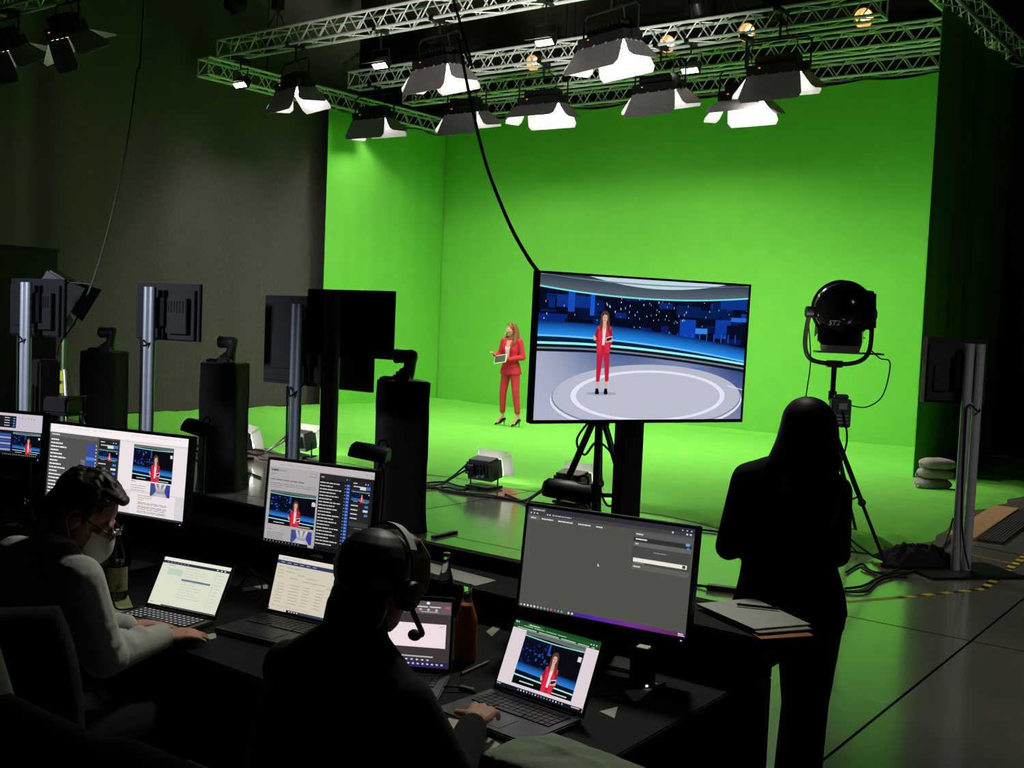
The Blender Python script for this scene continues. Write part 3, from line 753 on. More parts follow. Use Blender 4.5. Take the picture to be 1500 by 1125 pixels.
for z in (-0.1, 0.0): rb.lathe([(0.0 + (0.235 if z < -0.05 else 0.248), z-0.006), (0.243 if z < -0.05 else 0.256, z-0.006), (0.243 if z < -0.05 else 0.256, z+0.006), (0.235 if z < -0.05 else 0.248, z+0.006)], 32)
rb.build('rim', BLACKM, sl)
m = MB(); m.box((0.04, 0.0, HZ-0.21), (0.36, 0.34, 0.16), (0, 0, -0.35)); m.build('ballast_housing', mat('gloss_black_paint', (18, 18, 19), 0.16), sl, bevel=0.015)
m = MB(); m.box((0.05, 0, HZ-0.32), (0.3, 0.3, 0.07), (0.12, 0, -0.35), taper=(1.12, 1.1)); m.build('tray', mat('grey_metal_tray', (128, 132, 126), 0.35, 0.5), sl, bevel=0.004)
m = MB(); m.box((0.12, 0.02, HZ-0.365), (0.56, 0.2, 0.015), (0, 0, -0.12)); m.build('mounting_plate', mat('dark_green_metal', (40, 60, 38), 0.4, 0.4), sl, bevel=0.003)
lg = MB(QM); lg.lathe([(0.01, 0.215), (0.1, 0.222), (0.2, 0.212), (0.2, 0.205), (0.01, 0.2)], 28); lg.build('lens', mat('lens_glass', (120, 130, 120), 0.08), sl)
for k, (hinge, rot) in enumerate((((0.2, 0), 0), ((-0.2, 0), math.pi), ((0, 0.2), math.pi/2), ((0, -0.2), -math.pi/2))):
    m = MB(QM @ Matrix.Rotation(rot, 4, 'Z')); (f1, f2, hw) = ((0.30, 0.40, 0.20) if k == 0 else (0.20, 0.36, 0.15)); m.plate([(0.20, -0.15, 0.2), (0.20, 0.15, 0.2), (f1, hw, f2), (f1, -hw, f2)], 0.004); m.build('barn_door', BLACKM, sl, smooth=0)
m = MB(); z0 = 1.6
m.tube([(-0.23, 0.0, HZ-0.04), (-0.25, 0, HZ-0.12), (-0.262, 0, z0+0.16), (-0.22, 0, z0+0.04), (-0.1, 0, z0), (0.12, 0, z0), (0.25, 0, z0+0.05), (0.3, 0, z0+0.16), (0.3, 0, HZ-0.06)], 0.02, 10, smooth=5)
m.box((0, 0, z0-0.005), (0.13, 0.06, 0.06)); m.cyl((0, 0, z0-0.12), (0, 0, z0), 0.024, n=10); m.build('yoke', mat('dark_steel', (88, 88, 84), 0.3, 0.8), sl, bevel=0.004)
for x in (-0.24, 0.3): 
    m = MB(); m.cyl((x-0.03, 0, HZ-0.03), (x+0.03, 0, HZ-0.03), 0.05, n=16); m.build('tilt_knob', BLACKM, sl, bevel=0.005)
m = MB(); m.box((0.05, -0.07, 1.18), (0.17, 0.09, 0.24)); m.box((0.05, -0.07, 1.32), (0.12, 0.07, 0.04)); m.build('ballast_box', mat('grey_blue_metal', (66, 74, 82), 0.45, 0.2), sl, bevel=0.008)
m = MB(); 
for zz in (1.1, 1.13, 1.16): m.box((0.06, -0.117, zz), (0.1, 0.004, 0.012))
m.box((0.06, -0.117, 1.24), (0.07, 0.004, 0.05)); m.build('ballast_label', mat('label_grey', (150, 152, 150), 0.5), sl)
m = MB(); m.tube([(0.3, 0, HZ-0.33), (0.38, -0.02, HZ-0.4), (0.47, -0.02, 1.62), (0.42, -0.04, 1.35), (0.28, -0.06, 1.24), (0.13, -0.08, 1.25)], 0.006, 6, smooth=8)
m.tube([(-0.24, 0.02, HZ-0.1), (-0.2, 0.02, 1.6), (-0.23, -0.02, 1.2), (-0.12, -0.03, 0.9), (0, -0.04, 0.6), (0.05, -0.05, 0.25), (0.2, -0.3, 0.02)], 0.006, 6, smooth=8)
m.tube([(0.06, -0.12, 1.2), (0.1, -0.15, 0.95), (0.05, -0.1, 0.6), (0.1, -0.18, 0.2), (0.3, -0.4, 0.02)], 0.008, 6, smooth=8); m.build('cable', RUBBER, sl)
fc_ = bpy.data.curves.new('lettering', 'FONT'); fc_.body = 'ST2'; fc_.size = 0.062; fc_.extrude = 0.0008; fc_.align_x = 'CENTER'; fc_.shear = 0.2
to = bpy.data.objects.new('lettering', fc_); COL.objects.link(to)
dg = bpy.context.evaluated_depsgraph_get(); tme = bpy.data.meshes.new_from_object(to.evaluated_get(dg)); bpy.data.objects.remove(to)
tx = bpy.data.objects.new('lettering', tme); COL.objects.link(tx); tx.parent = sl; tme.materials.clear(); tme.materials.append(emit('white_ink', (190, 190, 186), 0.0) if False else mat('white_ink', (225, 225, 220), 0.6))
tx.matrix_local = Matrix.Translation((-0.09, -0.222, HZ-0.135)) @ Matrix.Rotation(R_(-30), 4, 'Z') @ Matrix.Rotation(R_(66), 4, 'X')

# ------------------------------------------------------------------ camera pedestals and their remote cameras
def pedestal(px, py, Y, h, w, rz, label):
    p = at_y(px, py, Y); p.z = 0
    o = thing('camera_pedestal', label, 'pedestal', p, rz, 'cloth covered camera pedestals')
    mb = MB()
    def prof(z, k):     # wrapped cloth: rounded square with folds, flaring on the floor
        pts = []; n = 48; fl = 1 + 0.10*max(0, (0.18-z)/0.18)**1.6
        for i in range(n):
            a = 2*math.pi*i/n; c_, s_ = math.cos(a), math.sin(a); q = (abs(c_)**10+abs(s_)**10)**(-0.1)
            r = w/2*q*(fl + 0.012*math.sin(7*a+z*9+k) + 0.008*math.sin(z*23+a*3+k))
            pts.append((r*c_, r*s_, z))
        return pts
    rows = [prof(z, px*0.01) for z in [0.01, 0.05, 0.1, 0.16, 0.25, 0.4, 0.56, 0.6, 0.64, 0.8, 1.0, 1.1, 1.2, h-0.04, h-0.012, h]]
    rows.append([(x*0.96, y*0.96, z) for x, y, z in rows[-1]])
    vs = [q for r in rows for q in r]; n = 48
    fs = [(j*n+i, j*n+(i+1) % n, (j+1)*n+(i+1) % n, (j+1)*n+i) for j in range(len(rows)-1) for i in range(n)] + [tuple(range((len(rows)-1)*n, len(rows)*n)), tuple(range(n-1, -1, -1))]
    mb.add(vs, fs); mb.build('cloth_cover', BLACKC, o, 50)
    MB().box((0, 0, h/2), (w*0.9, w*0.9, h-0.02)).build('post', BLACK, o)
    b = MB(); b.box((0, 0, h+0.006), (w*0.9, w*0.9, 0.012)); b.build('top_board', BLACK, o, bevel=0.004)
    m = MB(); m.tube([(w*0.47, 0.1, h+0.01), (w*0.53, 0.12, h-0.2), (w*0.53, 0.1, 0.5), (w*0.56, 0.14, 0.03)], 0.006, 6, smooth=5); m.build('cable', RUBBER, o)
    return p, h+0.012
def ptz(p, z, dx, dy, rz, label):
    o = thing('remote_camera', label, 'video camera', (p.x+dx, p.y+dy, z), rz, 'remote video cameras on pedestals')
    M_ = mat('camera_grey', (58, 60, 60), 0.4)
    m = MB(); m.box((0, 0, 0.025), (0.15, 0.16, 0.05)); m.lathe([(0.075, 0.05), (0.07, 0.07), (0.06, 0.075)], 20); m.build('base', M_, o, bevel=0.01)
    m = MB(); m.cap((0.045, 0, 0.06), (0.058, 0, 0.14), 0.056, 0.052); m.cap((0.058, 0, 0.14), (0.058, 0, 0.205), 0.053, 0.064); m.cap((0.0, 0, 0.065), (0.05, 0, 0.08), 0.045); blob(m, 'arm', M_, o, 0.006, 4)
    m = MB(Matrix.Translation((0.0, 0, 0.205)) @ Matrix.Rotation(R_(-90), 4, 'Y')); m.lathe([(0.03, -0.118), (0.05, -0.105), (0.058, -0.07), (0.058, 0.04), (0.062, 0.045), (0.062, 0.075), (0.056, 0.082), (0.046, 0.08)], 24); m.build('camera_head', M_, o, 50)
    m = MB(Matrix.Translation((0.0, 0, 0.205)) @ Matrix.Rotation(R_(-90), 4, 'Y')); m.lathe([(0.008, 0.083), (0.03, 0.085), (0.045, 0.079), (0.045, 0.07)], 18); m.build('lens', mat('lens_dark', (10, 12, 20), 0.05), o)
    m = MB(); m.tube([(-0.02, -0.05, 0.02), (-0.12, -0.1, 0.03), (-0.17, -0.02, 0.02), (-0.1, 0.06, 0.012), (0.0, 0.09, 0.02)], 0.008, 6, smooth=6); m.box((-0.13, -0.06, 0.012), (0.1, 0.05, 0.024)); m.build('cable', RUBBER, o)
PR = RZ + R_(12)
p, z = pedestal(591, 558, 9.25, 1.29, 0.40, R_(20), 'tall black cloth pedestal against the green floor, nearest the presenter')
ptz(p, z, 0.0, -0.04, R_(-10), 'remote camera in silhouette on the pedestal against the green')
p, z = pedestal(330, 532, 11.0, 1.295, 0.40, R_(-8), 'black cloth pedestal in front of the grey curtain, with glowing light at its foot')
ptz(p, z, 0.02, -0.04, R_(-10), 'remote camera on the pedestal second from the right, against the grey curtain')
p, z = pedestal(154, 515, 11.9, 1.32, 0.40, R_(-8), 'black cloth pedestal left of the silver display stand')
ptz(p, z, 0.03, -0.04, R_(-10), 'remote camera lit green on the leftmost pedestal')

# ------------------------------------------------------------------ displays on twin silver columns, backs towards us
def display_stand(c, yaw, w, h, px_pole, label, gap=0.14, pw=0.085, base=True, ptop=0.02, coldy=None, side=None, colrot=0):
    c = Vector(c); o = thing('display_stand', label, 'display', (c.x, c.y, 0), yaw, 'displays on twin silver columns')
    MT = Matrix.Translation((0, 0, c.z))
    b = MB(MT); b.box((0, 0.055, 0), (w, 0.03, h)); b.box((0, 0.03, -0.02), (w*0.92, 0.03, h*0.86)); b.box((w*0.24, 0.0, -h*0.06), (w*0.32, 0.05, h*0.62)); b.box((-w*0.28, 0.008, -h*0.12), (w*0.2, 0.03, h*0.4)); b.build('housing', mat('display_back', (28, 30, 34), 0.5), o, bevel=0.004)
    v = MB(MT); 
    for k in range(6): v.box((w*0.12+w*0.045*k, -0.028, h*0.1), (w*0.02, 0.004, h*0.2))
    v.build('vents', BLACK, o)
    MB(MT).box((0, 0.0715, 0), (w*0.97, 0.003, h*0.95)).build('screen', mat('switched_off_glass', (10, 10, 12), 0.08), o)
    if side:
        MB(MT).box((-w/2+0.004, 0.05, 0), (0.012, 0.045, h*1.002)).build('side_edge', mat('silver_edge', (150, 146, 150), 0.35, 0.7), o)
    # columns: place them on the line of sight asked for
    q = at_y(px_pole, 700, c.y - 0.12); x = (q.x-c.x)/math.cos(yaw) * 1.0
    x = max(-w*0.45, min(w*0.45, x))
    for k in (-0.5, 0.5):
        m = MB(Matrix.Translation((x+k*gap, -0.09, 0))); hh = c.z+h*0.38+ptop
        m.cyl((0, 0, 0.02), (0, 0, hh), pw/2, n=18)
        cl = m.build('column', SILVER, o)
    m = MB(MT); m.box((x, -0.035, 0), (gap+0.16, 0.03, h*0.5)); m.box((x+0.02, -0.05, -h*0.1), (gap+0.02, 0.05, 0.12)); m.build('mount', BLACKM, o)
    bp = MB(); bp.box((x, -0.09, 0.012), (0.82 if side else 0.56, 0.5, 0.02)); bp.build('base_plate', BLACKM, o, bevel=0.004)
    m = MB(); m.tube([(x+gap, -0.05, c.z-h*0.45), (x+0.3*gap, -0.15, c.z-h*0.6), (x-0.6*gap, -0.14, c.z-h*0.5), (x-0.7*gap, -0.13, c.z-h*0.8), (x-0.5*gap, -0.14, 0.4), (x, -0.2, 0.05)], 0.008, 6, smooth=6)
    m.build('cable', RUBBER, o)
    return o
display_stand(at_y(47, 450, 8.6), R_(-34), 0.73, 0.46, 43, 'display on silver columns at the far left, beside the yellow taped lamp stand', gap=0.062, pw=0.056)
display_stand((-2.72, 8.339, 1.807), R_(-32.6), 0.73, 0.44, 219, 'display on pale silver columns right of the leftmost pedestal', gap=0.062, pw=0.056)
display_stand((-1.551, 8.289, 1.625), R_(-37.4), 1.23, 0.70, 436, 'larger display seen from behind, partly hidden by the dark one in front', gap=0.062, pw=0.056)
display_stand((-1.124, 7.132, 1.787), R_(-31.4), 0.74, 0.445, 489, 'dark display seen from behind against the green, in front of a larger one', gap=0.062, pw=0.056)
p = at_y(1404, 543, 8.55)
display_stand(p, R_(12), 0.56, 0.52, 1416, 'display on twin silver columns at the right, beside the sandbags', gap=0.095, pw=0.074, side=True)

# ------------------------------------------------------------------ left rear: lamp stand with yellow tape, black case, rack
p = at_y(92, 600, 9.6); p.z = 0
o = thing('lamp_stand', 'lamp stand with yellow tape bands and open barn doors, behind the left displays', 'studio light', p, RZ)
tripod(o, 1.25, 0.5, 0.012, R_(-20), STEEL)
MB().cyl((0, 0, 0.3), (0, 0, 1.75), 0.02, n=10).build('pole', mat('green_tinted_steel', (110, 140, 90), 0.4, 0.5), o)
m = MB(); m.cyl((0, 0, 1.15), (0, 0, 1.24), 0.028, n=12); m.cyl((0, 0, 1.04), (0, 0, 1.12), 0.028, n=12); m.build('yellow_tape', mat('yellow_tape', (216, 208, 40), 0.6), o)
T = TR((0.02, 0, 1.92), R_(60), 0, R_(-50))
m = MB(T); m.box((0, 0, 0.1), (0.26, 0.26, 0.22)); m.build('housing', BLACKM, o, bevel=0.02)
for k in range(4):
    m = MB(T @ Matrix.Rotation(k*math.pi/2, 4, 'Z')); m.plate([(-0.13, -0.13, -0.01), (0.13, -0.13, -0.01), (0.17, -0.22, -0.18), (-0.17, -0.22, -0.18)], 0.004); m.build('barn_door', mat('worn_black_metal', (60, 62, 60), 0.3, 0.5), o, smooth=0)
MB(T).box((0, 0, -0.012), (0.2, 0.2, 0.006)).build('lens', mat('lens_glass', (120, 130, 120), 0.08), o)
p = at_y(65, 600, 9.1); p.z = 0
o = thing('equipment_cover', 'black draped equipment column behind the leftmost silver display columns', 'equipment', p, RZ)
m = MB(); m.box((0, 0, 0.68), (0.15, 0.2, 1.36)); m.build('draped_cover', BLACKC, o, bevel=0.02); m = MB(); m.box((0.05, -0.13, 0.9), (0.02, 0.012, 0.5)); m.build('strap', BLACKM, o)
p = at_y(92, 600, 9.0); p.z = 0
o = thing('camera_case', 'black carrying case on a light trestle, below the yellow taped stand', 'case', p, RZ+0.3)
m = MB(); m.box((0, 0, 0.99), (0.26, 0.2, 0.14)); m.build('case_shell', BLACK, o, bevel=0.02)
m = MB(); m.box((0, 0, 0.915), (0.3, 0.22, 0.014)); m.build('tray', BLACKM, o)
for x in (-0.13, 0.13):
    for y in (-0.09, 0.09): MB().cyl((x, y, 0.01), (x, y, 0.92), 0.009, n=8).build('leg', mat('green_tinted_steel', (110, 140, 90), 0.4, 0.5), o)
m = MB(); m.tube([(0.1, -0.1, 1.03), (0.15, -0.1, 1.07), (0.155, 0.1, 1.07), (0.13, 0.1, 0.98)], 0.008, 6); m.build('handle', BLACKM, o)
p = at_y(5, 600, 11.8); p.z = 0
o = thing('equipment_rack', 'tall dark rack at the far left edge, its top lit faintly', 'rack', p, RZ)
m = MB(); m.box((0, 0, 1.2), (0.9, 0.7, 2.38)); m.build('cabinet', mat('rack_paint', (46, 48, 44), 0.6), o, bevel=0.01); m = MB(); m.box((0, 0, 2.405), (0.94, 0.74, 0.04)); m.build('lid', mat('rack_paint', (46, 48, 44), 0.6), o, bevel=0.01)
for x in (-0.42, 0.42): MB().box((x, -0.36, 1.2), (0.05, 0.02, 2.3)).build('rail', BLACKM, o)

# ------------------------------------------------------------------ sandbags, bag, tape, cables at the right
base = at_z(1374, 722, 0.0)
for k, (dz, rot, lab) in enumerate(((0.0, 0.1, 'grey sandbag at the bottom of the stack by the right curtain'), (0.125, -0.12, 'grey sandbag in the middle of the stack by the right curtain'), (0.245, 0.05, 'pale sandbag on top of the stack by the right curtain'))):
    o = thing('sandbag', lab, 'sandbag', base+Vector((0.02*k-0.02, 0.12, 0.03+dz)), rot, 'stacked sandbags')
    mb = MB(); n, mm = 28, 14; vs = []
    for j in range(mm+1):
        t = -math.pi/2+math.pi*j/mm
        for i in range(n):
            a = 2*math.pi*i/n; ct = abs(math.cos(t))**0.6
            x = 0.21*math.copysign(abs(math.cos(a))**0.6, math.cos(a))*ct; y = 0.15*math.copysign(abs(math.sin(a))**0.6, math.sin(a))*ct
            z = 0.066+0.066*math.sin(t)*(1+0.12*wob(x*9+k, y*11)); vs.append((x, y, max(0, z)))
    fs = [(j*n+i, j*n+(i+1) % n, (j+1)*n+(i+1) % n, (j+1)*n+i) for j in range(mm) for i in range(n)]
    mb.add(vs, fs); mb.build('bag_body', mat('sandbag_canvas', (150, 146, 140), 0.9, bump=0.3, bscale=50), o, 70)
    m = MB(); m.tube([(-0.2, 0, 0.06), (-0.235, -0.04, 0.05), (-0.235, -0.06, 0.02), (-0.2, -0.05, 0.04)], 0.008, 6, smooth=3); m.build('handle', mat('webbing', (190, 188, 180), 0.8), o)
p = at_z(1352, 832, 0)
mb = MB(); 
def bag(a, b):
    x = (a-0.5)*0.62; y = (b-0.5)*0.40; e = max(0, 1-abs(2*a-1)**2.2)**0.6*max(0, 1-abs(2*b-1)**2.2)**0.6
    return (x, y, 0.006+e*(0.13+0.035*wob(x*9, y*13, 4)+0.03*wob(x*21, y*25, 1)))
mb.sheet(bag, 48, 36, (0, 0, 0.005)); o = mb.build('black_bag', BLACKC, None, 60); o.location = p+Vector((0, 0.12, 0.025)); o.rotation_euler = (0, 0, 0.2); tag(o, 'crumpled black fabric bag lying at the foot of the right display stand', 'bag')
def tape(pts, wd, label, hazard=True, col=None):
    pts = [at_z(x, y, 0.0) for x, y in pts]; mb = MB()
    for a, b in zip(pts, pts[1:]):
        d = (b-a).normalized(); n = Vector((-d.y, d.x, 0))*wd/2; mb.plate([a-n, b-n, b+n, a+n], 0.002)
    o = mb.build('floor_tape', col, None, 0); tag(o, label, 'floor tape'); return o
def hazard():
    m = mat('hazard_tape', (220, 196, 40), 0.5); nt = m.node_tree; b = nt.nodes['Principled BSDF']
    tc = nt.nodes.new('ShaderNodeTexCoord'); w = nt.nodes.new('ShaderNodeTexWave'); w.inputs['Scale'].default_value = 2.6; w.bands_direction = 'DIAGONAL'
    nt.links.new(tc.outputs['Object'], w.inputs['Vector']); r = nt.nodes.new('ShaderNodeValToRGB'); r.color_ramp.interpolation = 'CONSTANT'
    r.color_ramp.elements[0].color = (0.01, 0.01, 0.01, 1); r.color_ramp.elements[1].position = 0.5; r.color_ramp.elements[1].color = (*lin((226, 200, 48)), 1)
    nt.links.new(w.outputs['Fac'], r.inputs[0]); nt.links.new(r.outputs[0], b.inputs['Base Color']); return m
HZM = hazard()
tape([(1510, 808), (1441, 862)], 0.06, 'black and yellow hazard tape running towards the right edge', True, HZM)
tape([(1440, 863), (1310, 876)], 0.045, 'dashed yellow tape in front of the right display stand', True, HZM)
tape([(1310, 876), (1240, 882)], 0.045, 'faint yellow tape end beside the standing woman', True, mat('worn_yellow_tape', (150, 150, 60), 0.6))
tape([(1428, 800), (1510, 816)], 0.03, 'thin yellow tape beyond the hazard tape at the right edge', True, HZM)
tape([(1420, 812), (1485, 826)], 0.022, 'thin orange tape line behind the right display stand', True, mat('orange_tape', (180, 130, 50), 0.6))
def cable(pts, r, label, name='floor_cable', sm=8, m=RUBBER, n=6):
    mb = MB(); mb.tube(pts, r, n, smooth=sm); o = mb.build(name, m, None, 60); tag(o, label, 'cable'); return o
Z = lambda *q: [at_z(x, y, 0.014) for x, y in q]
cable(Z((1238, 862), (1265, 858), (1290, 845), (1330, 828), (1370, 812), (1392, 790)), 0.011, 'cable from the standing woman to the right display stand')
cable(Z((1236, 866), (1268, 866), (1290, 850), (1340, 836), (1365, 818)), 0.011, 'cable looping forward beside the hazard tape')
cable([at_y(1396, 760, 8.3)]+Z((1380, 805), (1340, 835), (1280, 838), (1262, 832), (1284, 842)), 0.008, 'thin cable hanging from the right columns down to the floor')
cable(Z((1240, 838), (1262, 826), (1275, 836), (1300, 842), (1330, 846)), 0.01, 'coiled cable at the foot of the lamp stand')
cable(Z((362, 655), (400, 664), (432, 668), (470, 676), (520, 690), (560, 700)), 0.012, 'cable along the cloth edge behind the silver poles')
cable(Z((618, 708), (650, 706), (672, 712), (700, 716)), 0.012, 'cable running from the nearest pedestal to the floor light')
cable(Z((618, 716), (655, 714), (676, 718), (690, 708)), 0.012, 'second cable beside the floor light cable')
cable(Z((740, 724), (770, 736), (800, 742), (850, 748), (940, 764), (1060, 780)), 0.012, 'long cable along the green cloth edge below the large screen')
o = thing('power_brick', 'flat black power brick on the floor left of the standing woman', 'power supply', at_z(1058, 866, 0), RZ+0.3)
MB().box((0, 0, 0.02), (0.22, 0.07, 0.036)).build('case', BLACK, o, bevel=0.006)
m = MB(); m.tube([(-0.11, 0, 0.02), (-0.2, 0.01, 0.012), (-0.45, 0.05, 0.012), (-0.8, 0.02, 0.012)], 0.007, 6, smooth=5); m.tube([(-0.11, 0.01, 0.02), (-0.25, 0.06, 0.012), (-0.6, 0.12, 0.012)], 0.007, 6, smooth=5); m.build('cable', RUBBER, o)
a, b = at_z(634, 789, 0), at_z(668, 781, 0); d = b-a
o = MB().box((0, 0, 0.012), (d.length, 0.05, 0.022)).build('cable_cover', RUBBER, None, bevel=0.005); o.location = (a+b)/2; o.rotation_euler = (0, 0, math.atan2(d.y, d.x)); tag(o, 'short black cable cover on the floor right of the nearest pedestal', 'cable cover')
# hanging cables
pts = [at_y(655, -30, 8.4), at_y(672, 60, 8.2), at_y(690, 150, 7.7), at_y(712, 240, 7.1), at_y(745, 325, 6.6), at_y(772, 375, 6.1), at_y(789, 399, 5.86)]
cable([S(9.0, 14.2, HALL_H)]+pts, 0.011, 'black cable hanging from the ceiling to the corner of the large screen', 'hanging_cable')
pts = [at_y(212, -30, 9.5), at_y(200, 110, 9.4), at_y(186, 210, 9.3), at_y(165, 310, 9.2), at_y(140, 400, 9.1), at_y(112, 468, 9.0), at_y(90, 500, 8.85), at_y(84, 520, 8.7)]
cable([pts[0].lerp(pts[0], 0)+Vector((0.1, 0, HALL_H-pts[0].z))]+pts, 0.008, 'thin grey cable hanging in front of the dark curtain', 'hanging_cable', m=mat('grey_cable', (70, 74, 70), 0.6))
# ------------------------------------------------------------------ control desk
DESK = mat('desk_black', (17, 17, 17), 0.75, var=0.2, scale=6, spec=0.15)
o = thing('control_desk', 'long black control desk with a raised rear counter, crossing the foreground', 'desk', S(11.85, 15.5, 0), RZ)
def dbox(s0, s1, t0, t1, z0, z1, name, bev=0.004, m=DESK):
    return MB().box(((s0+s1)/2-11.85, 15.5-(t0+t1)/2, (z0+z1)/2), (s1-s0, t1-t0, z1-z0)).build(name, m, o, bevel=bev)
ZW = 0.745
dbox(9.0, 14.40, 15.08, 16.05, ZW-0.035, ZW, 'worktop')
dbox(9.0, 14.47, 14.76, 15.07, 0.80, 0.85, 'counter_top')
dbox(9.0, 14.47, 14.745, 14.80, 0.78, 0.905, 'counter_lip')
dbox(14.04, 14.47, 14.80, 15.07, 0.85, 0.905, 'counter_end_block')
dbox(9.0, 14.38, 15.04, 15.065, 0.0, 0.80, 'front_panel')
dbox(14.37, 14.395, 14.82, 16.02, 0.0, 0.71, 'end_panel')
dbox(14.37, 14.395, 14.82, 15.07, 0.71, 0.80, 'end_panel')
dbox(11.8, 11.825, 14.95, 15.95, 0.0, 0.71, 'support_panel')
dbox(9.02, 9.045, 14.9, 16.0, 0.0, 0.71, 'end_panel')

# ------------------------------------------------------------------ monitors and laptops
def monitor(c, yaw, tilt, w, h, label, draw, zb, m=SCR, foot=0.24):
    c = Vector(c); yaw, tilt = R_(yaw), R_(tilt)
    o = thing('desktop_monitor', label, 'monitor', (c.x, c.y, zb), yaw)
    M = Matrix.Translation((0, 0, c.z-zb)) @ Matrix.Rotation(-tilt, 4, 'X')
    b = MB(M); b.box((0, 0.02, -0.004), (w+0.018, 0.034, h+0.03)); b.box((0, 0.045, 0), (w*0.6, 0.03, h*0.6)); b.build('housing', BLACK, o, bevel=0.003)
    f = MB(M)
    for x in (-1, 1): f.box((x*(w/2+0.004), 0.0, 0), (0.008, 0.008, h+0.018))
    f.box((0, 0, h/2+0.005), (w+0.016, 0.008, 0.009)); f.box((0, 0, -h/2-0.010), (w+0.016, 0.008, 0.018)); f.build('bezel', BLACK, o)
    sc = Screen(w, h); draw(sc, h/w); sc.build(m, o, M @ Matrix.Translation((0, 0.0025, 0)))
    n = MB(); n.cyl((0, 0.075, 0.01), (0, 0.075, c.z-zb-0.02), 0.022, n=12); n.box((0, 0.06, c.z-zb-0.02), (0.1, 0.05, 0.1)); n.build('stand_neck', BLACK, o)
    MB().box((0, 0.06, 0.006), (foot, foot*0.7, 0.011)).build('stand_base', BLACK, o, bevel=0.004)
    MB(M).box((w/2-0.012, -0.005, -h/2-0.010), (0.005, 0.003, 0.003)).build('power_light', emit('blue_led', (90, 140, 255), 2.5), o)
    return o
WH = (236, 226, 230); DK = (66, 66, 67); DK2 = (38, 38, 40); BLU = (52, 92, 200); TXT = (120, 116, 124)
def taskbar(sc, y0, c1=(20, 22, 34), c2=(20, 22, 34), n=10, x0=0.02, x1=0.4, seed=1, colour=False):
    sc.rect(0, y0, 1, 1, c1, c2, True); r = random.Random(seed)
    pal = [(120, 200, 240), (235, 235, 235), (235, 235, 235), (200, 210, 240), (235, 235, 235), (240, 190, 60), (120, 200, 230), (80, 190, 170), (230, 90, 90), (90, 150, 220), (220, 70, 70), (90, 160, 210), (110, 200, 120), (90, 90, 120), (240, 220, 220), (230, 230, 240)]
    h = 1-y0
    for i in range(n):
        x = x0+(x1-x0)*i/max(1, n-1); q = min(h*0.22, 0.011)
        sc.ell(x, y0+h*0.5, q*0.62, q, pal[i % 16] if colour else (190, 196, 206), 8)
def side_panel(sc, ax):
    sc.rect(0, 0, 1, 1, DK2); sc.words(0.08, 0.03, 0.2, 0.012, WH, 3)
    sc.rect(0.7, 0.03, 0.74, 0.045, WH); sc.rect(0.82, 0.03, 0.86, 0.045, WH)
    sc.words(0.1, 0.075, 0.34, 0.012, WH, 5); sc.rect(0.44, 0.075, 0.74, 0.12, (220, 220, 222)); sc.rect(0.75, 0.07, 0.97, 0.115, (70, 110, 210))
    q = sc.sub(0.03, 0.14, 0.97, 0.30); studio(q, 0.5, False, 5); 
    for i, y in enumerate((0.34, 0.4, 0.46, 0.52)):
        sc.words(0.05, y, 0.36, 0.014, WH, 10+i)
        if i != 3: sc.rect(0.76 if i != 1 else 0.68, y-0.006, 0.93, y+0.024, (80, 130, 230) if i != 1 else (214, 214, 218))
    sc.rect(0, 0.58, 1, 0.64, (58, 58, 60)); sc.words(0.3, 0.66, 0.4, 0.008, (130, 130, 130), 3); sc.rect(0.08, 0.78, 0.86, 0.83, (226, 226, 226)); sc.words(0.08, 0.88, 0.3, 0.012, (180, 180, 180), 8)
def draw_wide(sc, ax):
    sc.rect(0, 0, 1, 1, WH); sc.rect(0, 0, 1, 0.10, (246, 238, 240)); sc.words(0.06, 0.03, 0.4, 0.006, (200, 190, 196), 4); sc.words(0.6, 0.03, 0.34, 0.006, (206, 196, 202), 9)
    sc.rect(0, 0.105, 0.525, 1, (82, 82, 83)); sc.rect(0, 0.105, 0.36, 0.16, (98, 98, 99)); sc.words(0.015, 0.125, 0.06, 0.014, (230, 230, 230), 3)
    for i in range(18):
        y = 0.19+i*0.0445; sc.words(0.012, y, 0.06+0.03*((i*7) % 3), 0.017, (240, 240, 240), 20+i)
    for i in range(8):
        y = 0.205+i*0.042; sc.rect(0.285, y, 0.352, y+0.036, (52, 78, 160) if i != 4 else (70, 130, 235)); sc.rect(0.354, y+0.01, 0.36, y+0.026, WH)
        if i > 4: sc.rect(0.25, y+0.004, 0.28, y+0.036, (120, 120, 122))
    side_panel(sc.sub(0.375, 0.125, 0.52, 1), 0.5)
    sc.rect(0.53, 0.1, 1, 0.12, (222, 212, 218))
    studio(sc.sub(0.63, 0.135, 0.905, 0.565), 0.62, False, 2)
    building_photo(sc.sub(0.765, 0.58, 0.9, 0.735)); sc.words(0.63, 0.58, 0.03, 0.008, TXT, 2)
    for i in range(3): sc.words(0.63, 0.63+0.028*i, 0.1, 0.006, TXT, 30+i)
    sc.rect(0.53, 0.705, 0.765, 0.712, (190, 184, 188)); sc.rect(0.9, 0.705, 1, 0.712, (190, 184, 188)); sc.rect(0.53, 0.71, 0.63, 0.99, (222, 216, 220)); sc.rect(0.94, 0.715, 1, 0.99, (214, 208, 214))
    for i in range(6): sc.words(0.55, 0.75+0.025*i, 0.04, 0.005, (176, 170, 176), 40+i)
    sc.rect(0.685, 0.79, 0.725, 0.805, (226, 206, 96))
    for i, y in enumerate((0.745, 0.77, 0.83, 0.845, 0.875, 0.89, 0.91, 0.935, 0.95)): sc.words(0.685, y, 0.2 if i > 1 else 0.1, 0.006, TXT, 50+i)
    sc.rect(0, 0.982, 1, 1, (40, 42, 46)); sc.rect(0.004, 0.95, 0.014, 0.972, WH)
